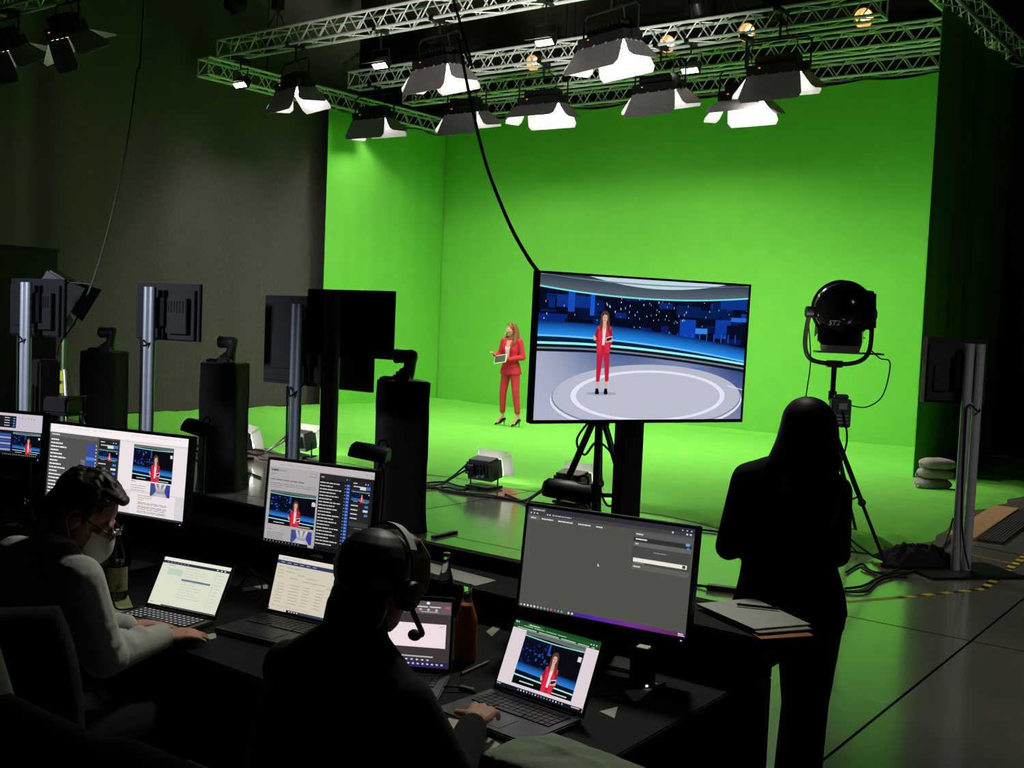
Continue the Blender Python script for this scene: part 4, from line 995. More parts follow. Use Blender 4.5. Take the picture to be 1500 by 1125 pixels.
def draw_editor(sc, ax):
    sc.rect(0, 0, 1, 1, (176, 172, 172)); sc.rect(0, 0.0, 1, 0.075, (196, 188, 188)); sc.words(0.1, 0.04, 0.3, 0.006, (150, 144, 146), 5); sc.rect(0.92, 0.04, 0.93, 0.05, (110, 110, 110)); sc.rect(0.96, 0.04, 0.97, 0.05, (110, 110, 110))
    sc.poly([(0.015, 0.115), (0.035, 0.1), (0.035, 0.13)], (70, 70, 110)); sc.words(0.04, 0.103, 0.05, 0.024, (70, 70, 110), 1); sc.words(0.095, 0.108, 0.08, 0.016, (140, 140, 156), 2)
    sc.words(0.02, 0.16, 0.05, 0.007, (130, 126, 130), 2); sc.rect(0.40, 0.105, 0.46, 0.15, (140, 140, 164)); sc.rect(0.405, 0.112, 0.455, 0.14, (176, 176, 190))
    sc.words(0.02, 0.225, 0.33, 0.013, (112, 110, 116), 3)
    for i in range(3): sc.words(0.02, 0.275+0.024*i, 0.44 if i < 2 else 0.12, 0.006, (116, 112, 116), 6+i)
    studio(sc.sub(0.03, 0.365, 0.475, 0.78), 0.62, False, 4); sc.rect(0.44, 0.46, 0.475, 0.5, (210, 208, 210))
    sc.words(0.03, 0.84, 0.04, 0.008, TXT, 3); building_photo(sc.sub(0.265, 0.81, 0.465, 0.965))
    for i in range(4): sc.words(0.03, 0.88+0.022*i, 0.16, 0.006, TXT, 60+i)
    sc.rect(0.495, 0.085, 1, 1, (30, 30, 31)); sc.rect(0.495, 0.085, 0.79, 0.155, (42, 42, 44)); sc.words(0.51, 0.12, 0.03, 0.012, (190, 190, 190), 2); sc.rect(0.745, 0.12, 0.755, 0.13, (180, 180, 180)); sc.rect(0.765, 0.12, 0.775, 0.13, BLU)
    for i in range(20):
        y = 0.185+i*0.0385; sc.words(0.505, y, (0.18, 0.12, 0.2, 0.15)[i % 4], 0.012, (206, 206, 206), 70+i)
        sc.rect(0.752, y-0.006, 0.782, y+0.024, (60, 100, 200)); sc.rect(0.735, y+0.004, 0.745, y+0.014, (120, 150, 220)); sc.rect(0.757, y+0.002, 0.776, y+0.012, (120, 160, 235))
    side_panel(sc.sub(0.8, 0.12, 0.975, 0.96), 0.5); sc.rect(0.495, 0.965, 1, 1, (16, 20, 28)); taskbar(sc.sub(0, 0, 0.44, 1), 0.965, n=12, x0=0.03, x1=0.8); sc.rect(0.785, 0.955, 0.797, 0.972, WH)
def draw_dark(sc, ax):
    G = (84, 84, 78)
    sc.rect(0, 0, 1, 1, G); sc.rect(0, 0, 1, 0.045, (48, 48, 56)); sc.rect(0, 0.045, 1, 0.08, (64, 66, 72)); sc.rect(0.015, 0.008, 0.115, 0.045, (70, 70, 76)); sc.words(0.03, 0.022, 0.075, 0.01, (200, 200, 200), 2)
    for x in (0.02, 0.04, 0.06, 0.125, 0.14): sc.ell(x, 0.062, 0.005, 0.008, (200, 200, 200), 8)
    sc.words(0.155, 0.058, 0.12, 0.009, (190, 190, 190), 4); sc.rect(0.01, 0.085, 0.075, 0.13, (100, 100, 96))
    for x, w_ in ((0.022, 0.032), (0.09, 0.075), (0.195, 0.095), (0.32, 0.08), (0.43, 0.04)): sc.words(x, 0.103, w_, 0.012, (220, 220, 220), int(x*100))
    for x in (0.925, 0.95, 0.975): sc.rect(x, 0.02, x+0.007, 0.03, (210, 210, 210))
    for x in (0.875, 0.955, 0.975): sc.ell(x, 0.058, 0.006, 0.010, (200, 200, 210), 8)
    sc.rect(0.885, 0.05, 0.94, 0.07, (58, 62, 80))
    sc.rect(0.655, 0.09, 0.985, 0.46, (74, 74, 72)); sc.rect(0.66, 0.095, 0.985, 0.145, (92, 92, 90)); sc.words(0.67, 0.113, 0.04, 0.013, (220, 220, 220), 2)
    sc.rect(0.66, 0.15, 0.985, 0.19, (50, 50, 52)); sc.words(0.67, 0.16, 0.065, 0.013, (235, 235, 235), 4); sc.ell(0.965, 0.155, 0.013, 0.014, (110, 160, 235), 14); sc.ell(0.968, 0.195, 0.009, 0.013, (90, 140, 225), 12)
    sc.rect(0.66, 0.195, 0.985, 0.235, (104, 104, 102)); sc.words(0.67, 0.205, 0.018, 0.012, (220, 220, 220), 4); sc.words(0.78, 0.27, 0.07, 0.008, (150, 150, 146), 5)
    sc.rect(0.665, 0.345, 0.97, 0.382, (240, 236, 222)); sc.rect(0.945, 0.35, 0.962, 0.377, (60, 60, 60)); sc.words(0.67, 0.39, 0.06, 0.006, (160, 160, 156), 7); sc.rect(0.66, 0.405, 0.985, 0.455, (98, 98, 96)); sc.words(0.67, 0.42, 0.04, 0.012, (220, 220, 220), 8)
    sc.poly([(0.462, 0.455), (0.472, 0.485), (0.462, 0.482)], (240, 240, 240))
    n = 10; y = 0.962
    cs = [(52, 56, 62), (60, 60, 66), (64, 60, 70), (64, 48, 110), (66, 44, 150), (86, 46, 160), (112, 44, 160), (122, 46, 150), (112, 44, 128), (104, 44, 110), (92, 42, 100)]
    for i in range(n): sc.poly([(i/n, y), ((i+1)/n, y), ((i+1)/n, 1), (i/n, 1)], None, [cs[i], cs[i+1], cs[i+1], cs[i]])
    sc.rect(0, y, 0.34, 1, (74, 74, 70))
    taskbar_icons = [(120, 200, 240), (235, 235, 235), (235, 235, 235), (200, 210, 240), (235, 235, 235), (240, 190, 60), (120, 200, 230), (80, 190, 170), (230, 110, 90), (90, 150, 220), (220, 80, 70), (90, 160, 210), (110, 200, 120), (70, 80, 110), (240, 220, 220), (230, 230, 240)]
    for i, c in enumerate(taskbar_icons): sc.ell(0.015+0.0215*i, 0.98, 0.0062, 0.0105, c, 10)
    sc.words(0.955, 0.968, 0.03, 0.01, WH, 2); sc.words(0.955, 0.984, 0.035, 0.008, WH, 3)
def draw_corner(sc, ax):
    sc.rect(0, 0, 1, 1, (24, 24, 28)); sc.rect(0, 0.02, 1, 0.42, (206, 198, 212)); sc.rect(0.0, 0.08, 0.5, 0.36, (28, 28, 32))
    for i in range(4): sc.words(0.28, 0.12+0.06*i, 0.1, 0.016, (220, 220, 220), i); sc.rect(0.44, 0.12+0.06*i, 0.48, 0.15+0.06*i, (80, 130, 220))
    for i in range(6): sc.rect(0.56+0.055*i, 0.1, 0.562+0.055*i, 0.33, (120, 116, 128)); sc.rect(0.553+0.055*i, 0.1+0.01*(i % 3), 0.569+0.055*i, 0.115+0.01*(i % 3), (60, 60, 70))
    for i in range(6): sc.rect(0.1, 0.5+0.07*i, 0.42, 0.55+0.07*i, (150, 160, 200) if i % 2 else (60, 90, 180))
    studio(sc.sub(0.46, 0.44, 0.97, 0.95), 0.6, False, 8); taskbar(sc, 0.955, n=18, x0=0.3, x1=0.9)
monitor((-1.638, 4.444, 1.158), -27.2, 4.1, 0.80, 0.335, 'wide monitor showing a white page beside dark lists, behind the man in the white shirt', draw_wide, ZW, screen_mat('screen_bright', 1.0))
monitor((-0.742, 4.19, 1.087), -28.4, 4.9, 0.522, 0.326, 'monitor with a web page beside a long dark list, left of the nearest pedestal', draw_editor, 0.85)
monitor((0.321, 3.448, 1.06), -30.3, 6.9, 0.598, 0.336, 'monitor with an almost empty grey screen, directly under the large screen', draw_dark, ZW)
pc = at_y(22, 636, 5.15)
monitor(pc, -20, 4, 0.33, 0.205, 'small monitor cut by the left edge of the photo, above the bottle', draw_corner, ZW, foot=0.16)

LAPG = mat('laptop_grey', (92, 92, 96), 0.4, 0.4); LAPB = mat('laptop_black', (26, 26, 28), 0.45)
def laptop(c0, yaw, tilt, w, h, label, draw, body, keycol, depth=None, lit=False, m=SCR, group=None):
    yaw, tilt = R_(yaw), R_(tilt); c0 = Vector(c0)
    bez = 0.012; zt = ZW + 0.018
    k = (CAM_H-zt)/(CAM_H-c0.z+0.5*h*math.cos(tilt)+bez); c = O + (c0-O)*k; w *= k; h *= k; bez *= k
    D = (depth or 0.72)*w
    hing = c + Matrix.Rotation(yaw, 3, 'Z') @ Vector((0, -(h/2+bez)*math.sin(tilt), -(h/2+bez)*math.cos(tilt)))
    o = thing('laptop', label, 'laptop', (hing.x, hing.y, ZW), yaw)
    b = MB(); b.box((0, -D/2-0.004, 0.009), (w+0.02, D, 0.016)); b.build('base', body, o, bevel=0.004)
    M = Matrix.Translation((0, 0, 0.018)) @ Matrix.Rotation(-tilt, 4, 'X')
    l = MB(M); l.box((0, 0.005, h/2+bez), (w+0.016, 0.007, h+2.2*bez)); l.build('lid', body if body is LAPG else LAPB, o, bevel=0.002)
    l = MB(M); l.box((0, 0.0012, h/2+bez), (w+0.012, 0.001, h+2*bez)); l.build('bezel', BLACK, o)
    sc = Screen(w, h); draw(sc, h/w); sc.build(m, o, M @ Matrix.Translation((0, 0.0003, h/2+bez)))
    kb = MB(); nx, ny = 14, 5; kw = w*0.9/nx; kh = D*0.42/ny
    for j in range(ny):
        for i in range(nx):
            if j == 4 and 4 <= i <= 8:
                if i == 6: kb.box((0, -D*0.08-kh*(j+0.5), 0.0185), (kw*4.8, kh*0.82, 0.003))
                continue
            kb.box(((i-nx/2+0.5)*kw, -D*0.08-kh*(j+0.5), 0.0185), (kw*0.84, kh*0.82, 0.003))
    kb.build('keyboard', keycol, o, smooth=0)
    if lit:
        lg = MB()
        for j in range(ny):
            for i in range(nx):
                if not (j == 4 and 4 <= i <= 8): lg.box(((i-nx/2+0.5)*kw, -D*0.08-kh*(j+0.5), 0.0203), (kw*0.42, kh*0.40, 0.0006))
        lg.build('key_legends', KEYL, o, smooth=0)
    MB().box((0, -D*0.76, 0.0175), (w*0.36, D*0.34, 0.0012)).build('touchpad', body, o)
    h_ = MB(); h_.cyl((-w*0.42, 0, 0.015), (w*0.42, 0, 0.015), 0.007, n=8); h_.build('hinge', BLACK, o)
    return o, c, k
def draw_chat(sc, ax):
    sc.rect(0, 0, 1, 1, (222, 228, 206)); sc.rect(0, 0, 1, 0.07, (236, 238, 222)); sc.rect(0, 0.07, 1, 0.125, (44, 50, 70))
    for i in range(7): sc.rect(0.06+0.05*i, 0.09, 0.09+0.05*i, 0.105, (130, 140, 160))
    for x in (0.82, 0.88, 0.93): sc.ell(x, 0.098, 0.012, 0.016, (220, 220, 220), 8)
    sc.rect(0.12, 0.22, 0.34, 0.35, (192, 214, 192)); sc.words(0.1, 0.15, 0.1, 0.01, (120, 124, 110), 2)
    for i in range(12): sc.words(0.36 + 0.02*(i % 2), 0.17+0.055*i, 0.32 if i % 3 else 0.22, 0.008, (176, 184, 168), 10+i)
    sc.rect(0.36, 0.40, 0.79, 0.435, (96, 120, 150)); sc.rect(0.83, 0.15, 0.833, 0.92, (160, 166, 152))
    for i in range(10): sc.words(0.86, 0.2+0.07*i, 0.08, 0.008, (170, 178, 164), 30+i)
    sc.rect(0.2, 0.975, 1, 1, (60, 64, 60)); sc.words(0.03, 0.95, 0.05, 0.008, (90, 90, 90), 3)
def draw_table(sc, ax):
    sc.rect(0, 0, 1, 1, (214, 206, 186)); sc.rect(0, 0, 1, 0.075, (226, 220, 206)); sc.rect(0, 0.085, 1, 0.15, (50, 58, 100)); sc.words(0.05, 0.04, 0.25, 0.008, (170, 164, 150), 3)
    for i in range(6): sc.words(0.05+0.085*i, 0.11, 0.05, 0.014, (170, 176, 206), i+2)
    for x in (0.84, 0.88, 0.92): sc.ell(x, 0.115, 0.01, 0.016, (230, 230, 235), 8)
    for i in range(4): sc.words(0.03, 0.2+0.06*i, 0.08, 0.008, (150, 146, 130), i)
    for i, (x, y, w_) in enumerate(((0.14, 0.2, 0.2), (0.14, 0.27, 0.12), (0.3, 0.3, 0.1), (0.42, 0.33, 0.16), (0.8, 0.22, 0.1), (0.2, 0.38, 0.12), (0.38, 0.4, 0.3), (0.7, 0.44, 0.16))): sc.words(x, y, w_, 0.012, (150, 160, 160), 9+i)
    for r_ in range(7):
        for k, x in enumerate((0.06, 0.23, 0.41, 0.58, 0.76)): sc.words(x, 0.5+0.055*r_, 0.09 if k != 1 else 0.13, 0.010, (156, 150, 134), r_*7+k)
    sc.words(0.03, 0.91, 0.5, 0.006, (160, 150, 130), 3); sc.rect(0.25, 0.955, 1, 1, (50, 62, 90)); sc.rect(0.25, 0.955, 0.42, 1, (30, 34, 50)); sc.rect(0, 0.955, 0.02, 0.99, (60, 60, 60))
    for i in range(4): sc.rect(0.28+0.035*i, 0.966, 0.3+0.035*i, 0.988, (200, 205, 215))
def draw_slides(sc, ax):
    sc.rect(0, 0, 1, 1, (62, 56, 58)); sc.rect(0, 0, 1, 0.06, (92, 82, 90)); sc.rect(0, 0.06, 1, 0.19, (104, 90, 98)); sc.words(0.3, 0.08, 0.6, 0.014, (230, 224, 228), 3)
    for i in range(9): sc.ell(0.26+0.075*i, 0.13, 0.015, 0.02, (186, 178, 184), 8)
    sc.words(0.72, 0.155, 0.16, 0.012, (200, 192, 200), 4); sc.rect(0.945, 0.07, 0.985, 0.10, (230, 80, 60)); sc.ell(0.78, 0.03, 0.018, 0.02, (236, 232, 236), 10)
    sc.rect(0.29, 0.34, 0.96, 0.70, (244, 226, 230)); sc.words(0.34, 0.37, 0.16, 0.014, (190, 176, 180), 4); sc.rect(0.9, 0.37, 0.94, 0.39, (200, 190, 194))
    sc.rect(0.2, 0.2, 0.235, 0.88, (44, 40, 44))
    for i in range(9): sc.rect(0.06, 0.22+0.072*i, 0.19, 0.275+0.072*i, (236, 226, 232))
    sc.rect(0.25, 0.83, 0.85, 0.85, (190, 180, 188)); sc.words(0.25, 0.88, 0.3, 0.012, (220, 200, 226), 6)
    for i in range(10): sc.poly([(i/10, 0.91), ((i+1)/10, 0.91), ((i+1)/10, 1), (i/10, 1)], (70-3*i, 40, 120-5*i))
    for i in range(5): sc.ell(0.6+0.05*i, 0.89, 0.012, 0.012, (220, 200, 226), 8)
    for i in range(8): sc.ell(0.62+0.045*i, 0.95, 0.012, 0.014, (200, 190, 230), 8)
def draw_feed(sc, ax):
    sc.rect(0, 0, 1, 1, (226, 214, 220)); sc.rect(0, 0, 1, 0.12, (26, 76, 34)); sc.rect(0, 0.045, 1, 0.085, (34, 92, 44))
    sc.rect(0.16, 0.02, 0.34, 0.05, (60, 110, 66)); sc.words(0.18, 0.03, 0.12, 0.012, (226, 236, 226), 2)
    for x in (0.02, 0.05, 0.03, 0.9, 0.93, 0.96): sc.ell(x, 0.03 if x < 0.06 else 0.065, 0.007, 0.011, (210, 230, 210), 8)
    sc.words(0.12, 0.06, 0.5, 0.010, (170, 210, 170), 5); sc.words(0.05, 0.098, 0.9, 0.012, (190, 220, 190), 6)
    studio(sc.sub(0.17, 0.125, 0.86, 0.90), 0.62, False, 6)
    sc.rect(0, 0.945, 1, 1, (22, 24, 40))
    for i, c in enumerate([(120, 170, 240), (220, 220, 230), (210, 220, 230), (180, 180, 210), (150, 150, 160), (120, 190, 220), (230, 200, 200), (226, 80, 100), (90, 140, 220), (90, 150, 210), (226, 90, 80), (120, 150, 210), (200, 210, 230), (240, 240, 240), (120, 120, 190), (180, 190, 220)]): sc.ell(0.27+0.034*i, 0.97, 0.008, 0.012, c, 8)
    sc.words(0.88, 0.958, 0.09, 0.012, WH, 3); sc.words(0.01, 0.96, 0.05, 0.01, WH, 4)
KEYB = mat('black_keys', (44, 44, 46), 0.5); KEYL = emit('backlit_key_legends', (200, 202, 206), 0.55); KEYG = mat('grey_keys', (60, 60, 62), 0.5)
laptop((-1.117, 3.777, 0.865), -26.3, 28.7, 0.31, 0.174, 'black laptop with glowing keys and a pale chat page, before the masked man', draw_chat, LAPB, KEYB, 0.78, True)
laptop((-0.612, 3.371, 0.975), -30, 15.3, 0.31, 0.174, 'laptop with a cream table page, left of the head with the headset', draw_table, LAPB, KEYB)
laptop((-0.302, 3.067, 0.938), -6.8, 4.9, 0.31, 0.19, 'small laptop showing slides, partly hidden by the man with the headset', draw_slides, LAPG, KEYG, 0.8)
laptop((0.132, 2.979, 0.892), -40.7, 23.6, 0.31, 0.194, 'grey laptop showing the presenter in red under a green browser bar', draw_feed, LAPG, KEYG, 0.76)

# ------------------------------------------------------------------ things on the desk
def desk_lamp(px, py, Y, rz, label):
    p = at_y(px, py, Y); zb = 0.85
    q = p + Matrix.Rotation(rz, 3, 'Z') @ Vector((0.05, 0.02, 0)); 
    o = thing('desk_lamp', label, 'lamp', (q.x, q.y, zb), rz, 'black half-round desk lamps along the counter'); h = p.z-zb
    MB().lathe([(0.04, 0), (0.04, 0.012), (0.012, 0.02)], 18).build('base', BLACKM, o)
    MB().cyl((0, 0, 0.01), (0, 0, h-0.03), 0.006, n=10).build('pole', mat('satin_steel', (150, 152, 150), 0.35, 0.85), o)
    sh = MB(Matrix.Translation((-0.045, 0, h)) @ Matrix.Rotation(R_(8), 4, 'Y')); n = 14; vs = []
    for x, k in ((-0.085, 0.72), (-0.07, 0.95), (0.0, 1), (0.07, 1), (0.085, 0.94)):
        for i in range(n+1):
            a = math.pi*i/n; vs.append((x, 0.055*k*math.cos(a), 0.066*k*math.sin(a)-0.022))
    m_ = n+1; fs = [(j*m_+i, j*m_+i+1, (j+1)*m_+i+1, (j+1)*m_+i) for j in range(4) for i in range(n)] + [(j*m_+n, j*m_, (j+1)*m_, (j+1)*m_+n) for j in range(4)] + [tuple(range(m_)), tuple(range(5*m_-1, 4*m_-1, -1))]
    sh.add(vs, fs); sh.build('lamp_shade', BLACK, o, 50)
    r = MB(); r.tube([(0.015+0.022*math.cos(a*math.pi/8), 0, h+0.042+0.02*math.sin(a*math.pi/8)) for a in range(16)], 0.0045, 6, closed=True); r.box((0.0, 0, h-0.025), (0.05, 0.02, 0.02)); r.build('bracket', BLACKM, o)
    c = MB(); c.tube([(0.03, 0, h-0.02), (0.05, 0.02, h-0.06), (0.0, 0.03, h-0.04), (0.02, 0.01, h-0.12), (0.01, 0.01, 0.02)], 0.004, 6, smooth=6); c.build('cable', RUBBER, o)
desk_lamp(285, 628, 5.45, R_(-30), 'black desk lamp right of the widest monitor, before the middle pedestal')
desk_lamp(538, 665, 4.62, R_(-8), 'black desk lamp beside the nearest pedestal, at the corner of the web page monitor')
desk_lamp(828, 722, 3.86, R_(5), 'black desk lamp above the grey-screened monitor, in front of the tripod')

GLASS = glass_mat('clear_glass', (225, 232, 226)); 
def bottle(px, py, z, h, r, label, liquid=None, fill=0.7, lab=None, cap=None):
    p = at_z(px, py, z)
    o = thing('bottle', label, 'bottle', p, 0)
    MB().lathe([(r*0.9, 0), (r, 0.01), (r, h*0.52), (r*0.92, h*0.6), (r*0.5, h*0.78), (r*0.38, h*0.86), (r*0.38, h*0.955), (r*0.42, h*0.96), (r*0.42, h)], 24).build('glass', GLASS, o, 60)
    if liquid:
        k = 0.93; top = h*fill; pr = [(r*0.85, 0.006), (r*k, 0.014), (r*k, min(top, h*0.52))]
        if top > h*0.52: pr.append((r*k*(1-0.5*(top-h*0.52)/(h*0.3)), top))
        MB().lathe(pr, 24).build('liquid', liquid, o, 60)
    if lab: MB().lathe([(r*1.012, h*0.14), (r*1.012, h*0.48), (r*1.006, h*0.48), (r*1.006, h*0.14)], 24).build('label', lab, o, 60)
    if cap: MB().lathe([(r*0.44, h*0.955), (r*0.44, h*1.01), (r*0.3, h*1.015)], 18).build('cap', cap, o)
    return o
LAB = mat('bottle_label', (176, 174, 128), 0.7, var=0.3, scale=60)
bottle(171, 878, ZW, 0.265, 0.037, 'glass water bottle with a printed yellowish label, in front of the masked man', glass_mat('water', (235, 240, 236), ior=1.2), 0.55, LAB)
bottle(40, 812, ZW, 0.25, 0.036, 'clear bottle with a pale label at the left edge, below the small monitor', glass_mat('water', (235, 240, 236), ior=1.2), 0.5, mat('grey_label', (130, 126, 118), 0.7))
bottle(681, 968, ZW, 0.25, 0.036, 'bottle of orange juice between the slides laptop and the grey monitor', mat('orange_juice', (214, 112, 22), 0.5), 0.74, None)
bottle(651, 902, ZW, 0.235, 0.03, 'small bottle with a silvery cap behind the orange juice', None, 0, None, mat('silver_cap', (170, 174, 168), 0.3, 0.8))
def sheet(pts, z, label, name='paper_sheet', m=PAPER, th=0.0012, cat='paper'):
    q = [at_z(x, y, z) for x, y in pts]; c = sum(q, Vector())/len(q); mb = MB(); mb.plate([p-c for p in q], th)
    o = mb.build(name, m, None, 0); o.location = c; return tag(o, label, cat)
SPK = mat('speckled_paper', (160, 166, 156), 0.4, var=0.35, scale=160, spec=1.0); SPK.node_tree.nodes['Principled BSDF'].inputs['Coat Weight'].default_value = 1.0; SPK.node_tree.nodes['Principled BSDF'].inputs['Coat Roughness'].default_value = 0.4; SPK.node_tree.nodes['Principled BSDF'].inputs['Coat IOR'].default_value = 1.9
sheet([(625, 823), (727, 850), (697, 858), (628, 838)], 0.852, 'pale speckled sheet lying on the rear counter, right of the headset', m=SPK)
ps = (( [(1020, 884), (1104, 876), (1187, 914), (1105, 921)], 0.925, 'topmost pale sheet of the paper pile at the end of the desk', PAPER),
      ( [(1022, 887), (1106, 880), (1189, 921), (1112, 927)], 0.919, 'second sheet in the paper pile at the end of the desk', mat('paper_b', (168, 166, 150), 0.8)),
      ( [(1040, 890), (1100, 884), (1193, 931), (1115, 936)], 0.910, 'orange tinted folder under the papers at the end of the desk', mat('orange_card', (190, 120, 62), 0.8)))
for pts, z, lab, m in ps: 
    o = sheet(pts, z, lab, 'paper_sheet' if 'sheet' in lab else 'folder', m, 0.0035, 'paper' if 'sheet' in lab else 'folder'); o['group'] = 'paper pile on the desk end'
q = at_z(1110, 890, 0.9285); o = MB().box((0, 0, 0.004), (0.012, 0.14, 0.008)).build('pen', BLACK, None, bevel=0.003); o.location = q; o.rotation_euler = (0, 0, R_(75)); tag(o, 'black pen lying on the paper pile at the desk end', 'pen')
sheet([(140, 880), (188, 872), (196, 892), (150, 905)], ZW+0.002, 'green and white leaflet under the labelled water bottle', 'leaflet', mat('leaflet', (170, 184, 120), 0.7, var=0.4, scale=14), 0.003)
sheet([(640, 1042), (676, 1053), (712, 1108), (640, 1100)], ZW+0.002, 'white notepad beside the sleeve of the typing hand', 'notepad', PAPER, 0.008, 'notepad')
sheet([(712, 1078), (733, 1090), (720, 1098), (700, 1100)], ZW+0.002, 'pale paper corner right of the typing wrist', 'paper_sheet', PAPER, 0.002)
sheet([(915, 1012), (962, 1000), (968, 1008), (930, 1028)], ZW+0.002, 'crumpled note among the cables right of the grey laptop', 'paper_sheet', PAPER, 0.002)
sheet([(878, 1042), (905, 1035), (900, 1052)], ZW+0.002, 'paper corner just beyond the hinge of the grey laptop', 'paper_sheet', PAPER, 0.002)
sheet([(712, 925), (736, 908), (742, 912), (720, 932)], ZW+0.002, 'dim strip of paper behind the grey laptop', 'paper_sheet', mat('paper_b', (168, 166, 150), 0.8), 0.002)
sheet([(355, 861), (392, 856), (392, 862), (357, 866)], ZW+0.002, 'white strip between the two left laptops', 'paper_strip', PAPER, 0.004)
sheet([(296, 932), (316, 926), (317, 934), (302, 938)], ZW+0.002, 'small white card by the hand of the masked man', 'card', PAPER, 0.003)
q = at_z(943, 947, 0.86); q.z = ZW; o = thing('usb_hub', 'small box with a lit white top under the grey-screened monitor', 'usb hub', q, R_(-30))
MB().box((0, 0, 0.057), (0.07, 0.05, 0.114)).build('case', BLACK, o, bevel=0.004); MB().box((0, 0, 0.115), (0.036, 0.026, 0.003)).build('lit_window', emit('dim_white_led', (190, 186, 170), 0.6), o)
q = at_z(938, 1008, ZW); o = thing('card_reader', 'tiny device with a white light among the cables, right of the grey laptop', 'adapter', q, R_(20))
MB().box((0, 0, 0.008), (0.05, 0.025, 0.016)).build('case', BLACK, o, bevel=0.003); MB().box((0.015, -0.0128, 0.01), (0.008, 0.002, 0.006)).build('indicator', emit('white_led', (240, 240, 235), 2.0), o)
q = at_z(655, 1072, ZW+0.012); o = thing('phone', 'phone with a glowing corner beside the sleeve of the typing man', 'phone', q, R_(-25))
MB().box((0, 0, 0.0045), (0.072, 0.148, 0.008)).build('case', BLACK, o, bevel=0.003); MB().box((0, 0.0, 0.0092), (0.064, 0.136, 0.0008)).build('screen', emit('phone_glow', (190, 180, 160), 0.35), o)
q = at_z(696, 978, ZW+0.006); o = MB().cyl((-0.075, 0, 0), (0.075, 0, 0), 0.005, 0.004, 10).build('pen', mat('silver_pen', (190, 190, 186), 0.25, 0.8), None, bevel=0); o.location = q; o.rotation_euler = (0, 0, R_(58)); tag(o, 'silver pen on the desk left of the grey laptop screen', 'pen')
q = at_z(275, 940, ZW); o = thing('computer_mouse', 'dark computer mouse under the hand of the masked man', 'mouse', q, R_(-40)); mb = MB(); mb.ell((0, 0, 0.012), (0.03, 0.052, 0.022)); mb.build('shell', BLACK, o); MB().cyl((-0.004, 0.025, 0.03), (0.004, 0.025, 0.03), 0.008, n=12).build('scroll_wheel', DGREY, o)
q = at_z(40, 730, ZW); p2 = at_y(42, 713, 4.9)
o = thing('clipboard', 'pale-edged clipboard leaning beside the bottle at the left edge', 'clipboard', (p2.x, p2.y, ZW), R_(-20))
m = MB(TR((0, 0, 0), 0, 0, 0)); m.plate([(-0.09, 0, 0), (-0.05, 0.1, 0), (0.11, 0.1, 0.31), (0.07, 0.0, 0.31)], 0.006); m.build('board', mat('dark_board', (34, 46, 34), 0.7), o)
m = MB(); m.tube([(-0.09, -0.003, 0.004), (0.07, -0.003, 0.314)], 0.005, 6); m.build('edge', PAPER, o)
# loose cables on the desk
def dcable(pts, label, r=0.004, z=ZW+0.006, grp='loose cables on the desk'):
    o_ = cable([at_z(x, y, z+dz) for x, y, dz in pts], r, label, 'desk_cable', 8); o_['group'] = grp
dcable([(210, 888, 0), (172, 892, 0.02), (168, 868, 0.05), (186, 850, 0.03), (180, 838, 0)], 'black cable looping from the left laptop past the water bottle')
dcable([(345, 826, 0.0), (372, 838, 0.03), (384, 862, 0.02), (372, 880, 0)], 'dark cable arching between the two left laptops')
dcable([(352, 858, 0.0), (366, 842, 0.04), (392, 852, 0.03), (400, 866, 0)], 'second cable arching beside the cream laptop')
dcable([(290, 800, 0.0), (318, 806, 0.06), (322, 818, 0.0)], 'short curved cable beneath the wide monitor')
dcable([(880, 1020, 0), (910, 1018, 0.01), (932, 1030, 0.0), (950, 1016, 0.01), (975, 1000, 0)], 'black cable wound round the note right of the grey laptop')
dcable([(640, 1010, 0), (662, 1005, 0.01), (690, 1012, 0.0), (705, 1020, 0)], 'cable from the slides laptop towards the typing hand')
q = at_z(684, 1012, ZW); o = MB().box((0, 0, 0.006), (0.016, 0.05, 0.012)).build('usb_stick', mat('silver_cap', (170, 174, 168), 0.3, 0.8), None, bevel=0.002); o.location = q; o.rotation_euler = (0, 0, R_(60)); tag(o, 'silver usb stick behind the thumb of the typing hand', 'usb stick')
# folded grey-green jacket at the near edge of the desk
mb = MB()
def jk(a, b):
    x = (a-0.5)*0.40; y = (b-0.5)*0.24; e = max(0, 1-abs(2*a-1)**3)**0.5*max(0, 1-abs(2*b-1)**3)**0.5
    return (x, y, 0.004+e*(0.016+0.006*wob(x*14, y*17, 3))+0.005*math.exp(-((y-0.02)/0.012)**2)*e)
mb.sheet(jk, 44, 30, (0, 0, 0.004)); o = mb.build('folded_cloth', mat('grey_green_cloth', (132, 152, 124), 0.9, bump=0.2, bscale=120), None, 60)
q = at_z(836, 1124, ZW); o.location = (q.x, q.y, ZW+0.004); o.rotation_euler = (0, 0, RZ-0.1); tag(o, 'folded grey-green cloth at the bottom edge, in front of the grey laptop', 'cloth')
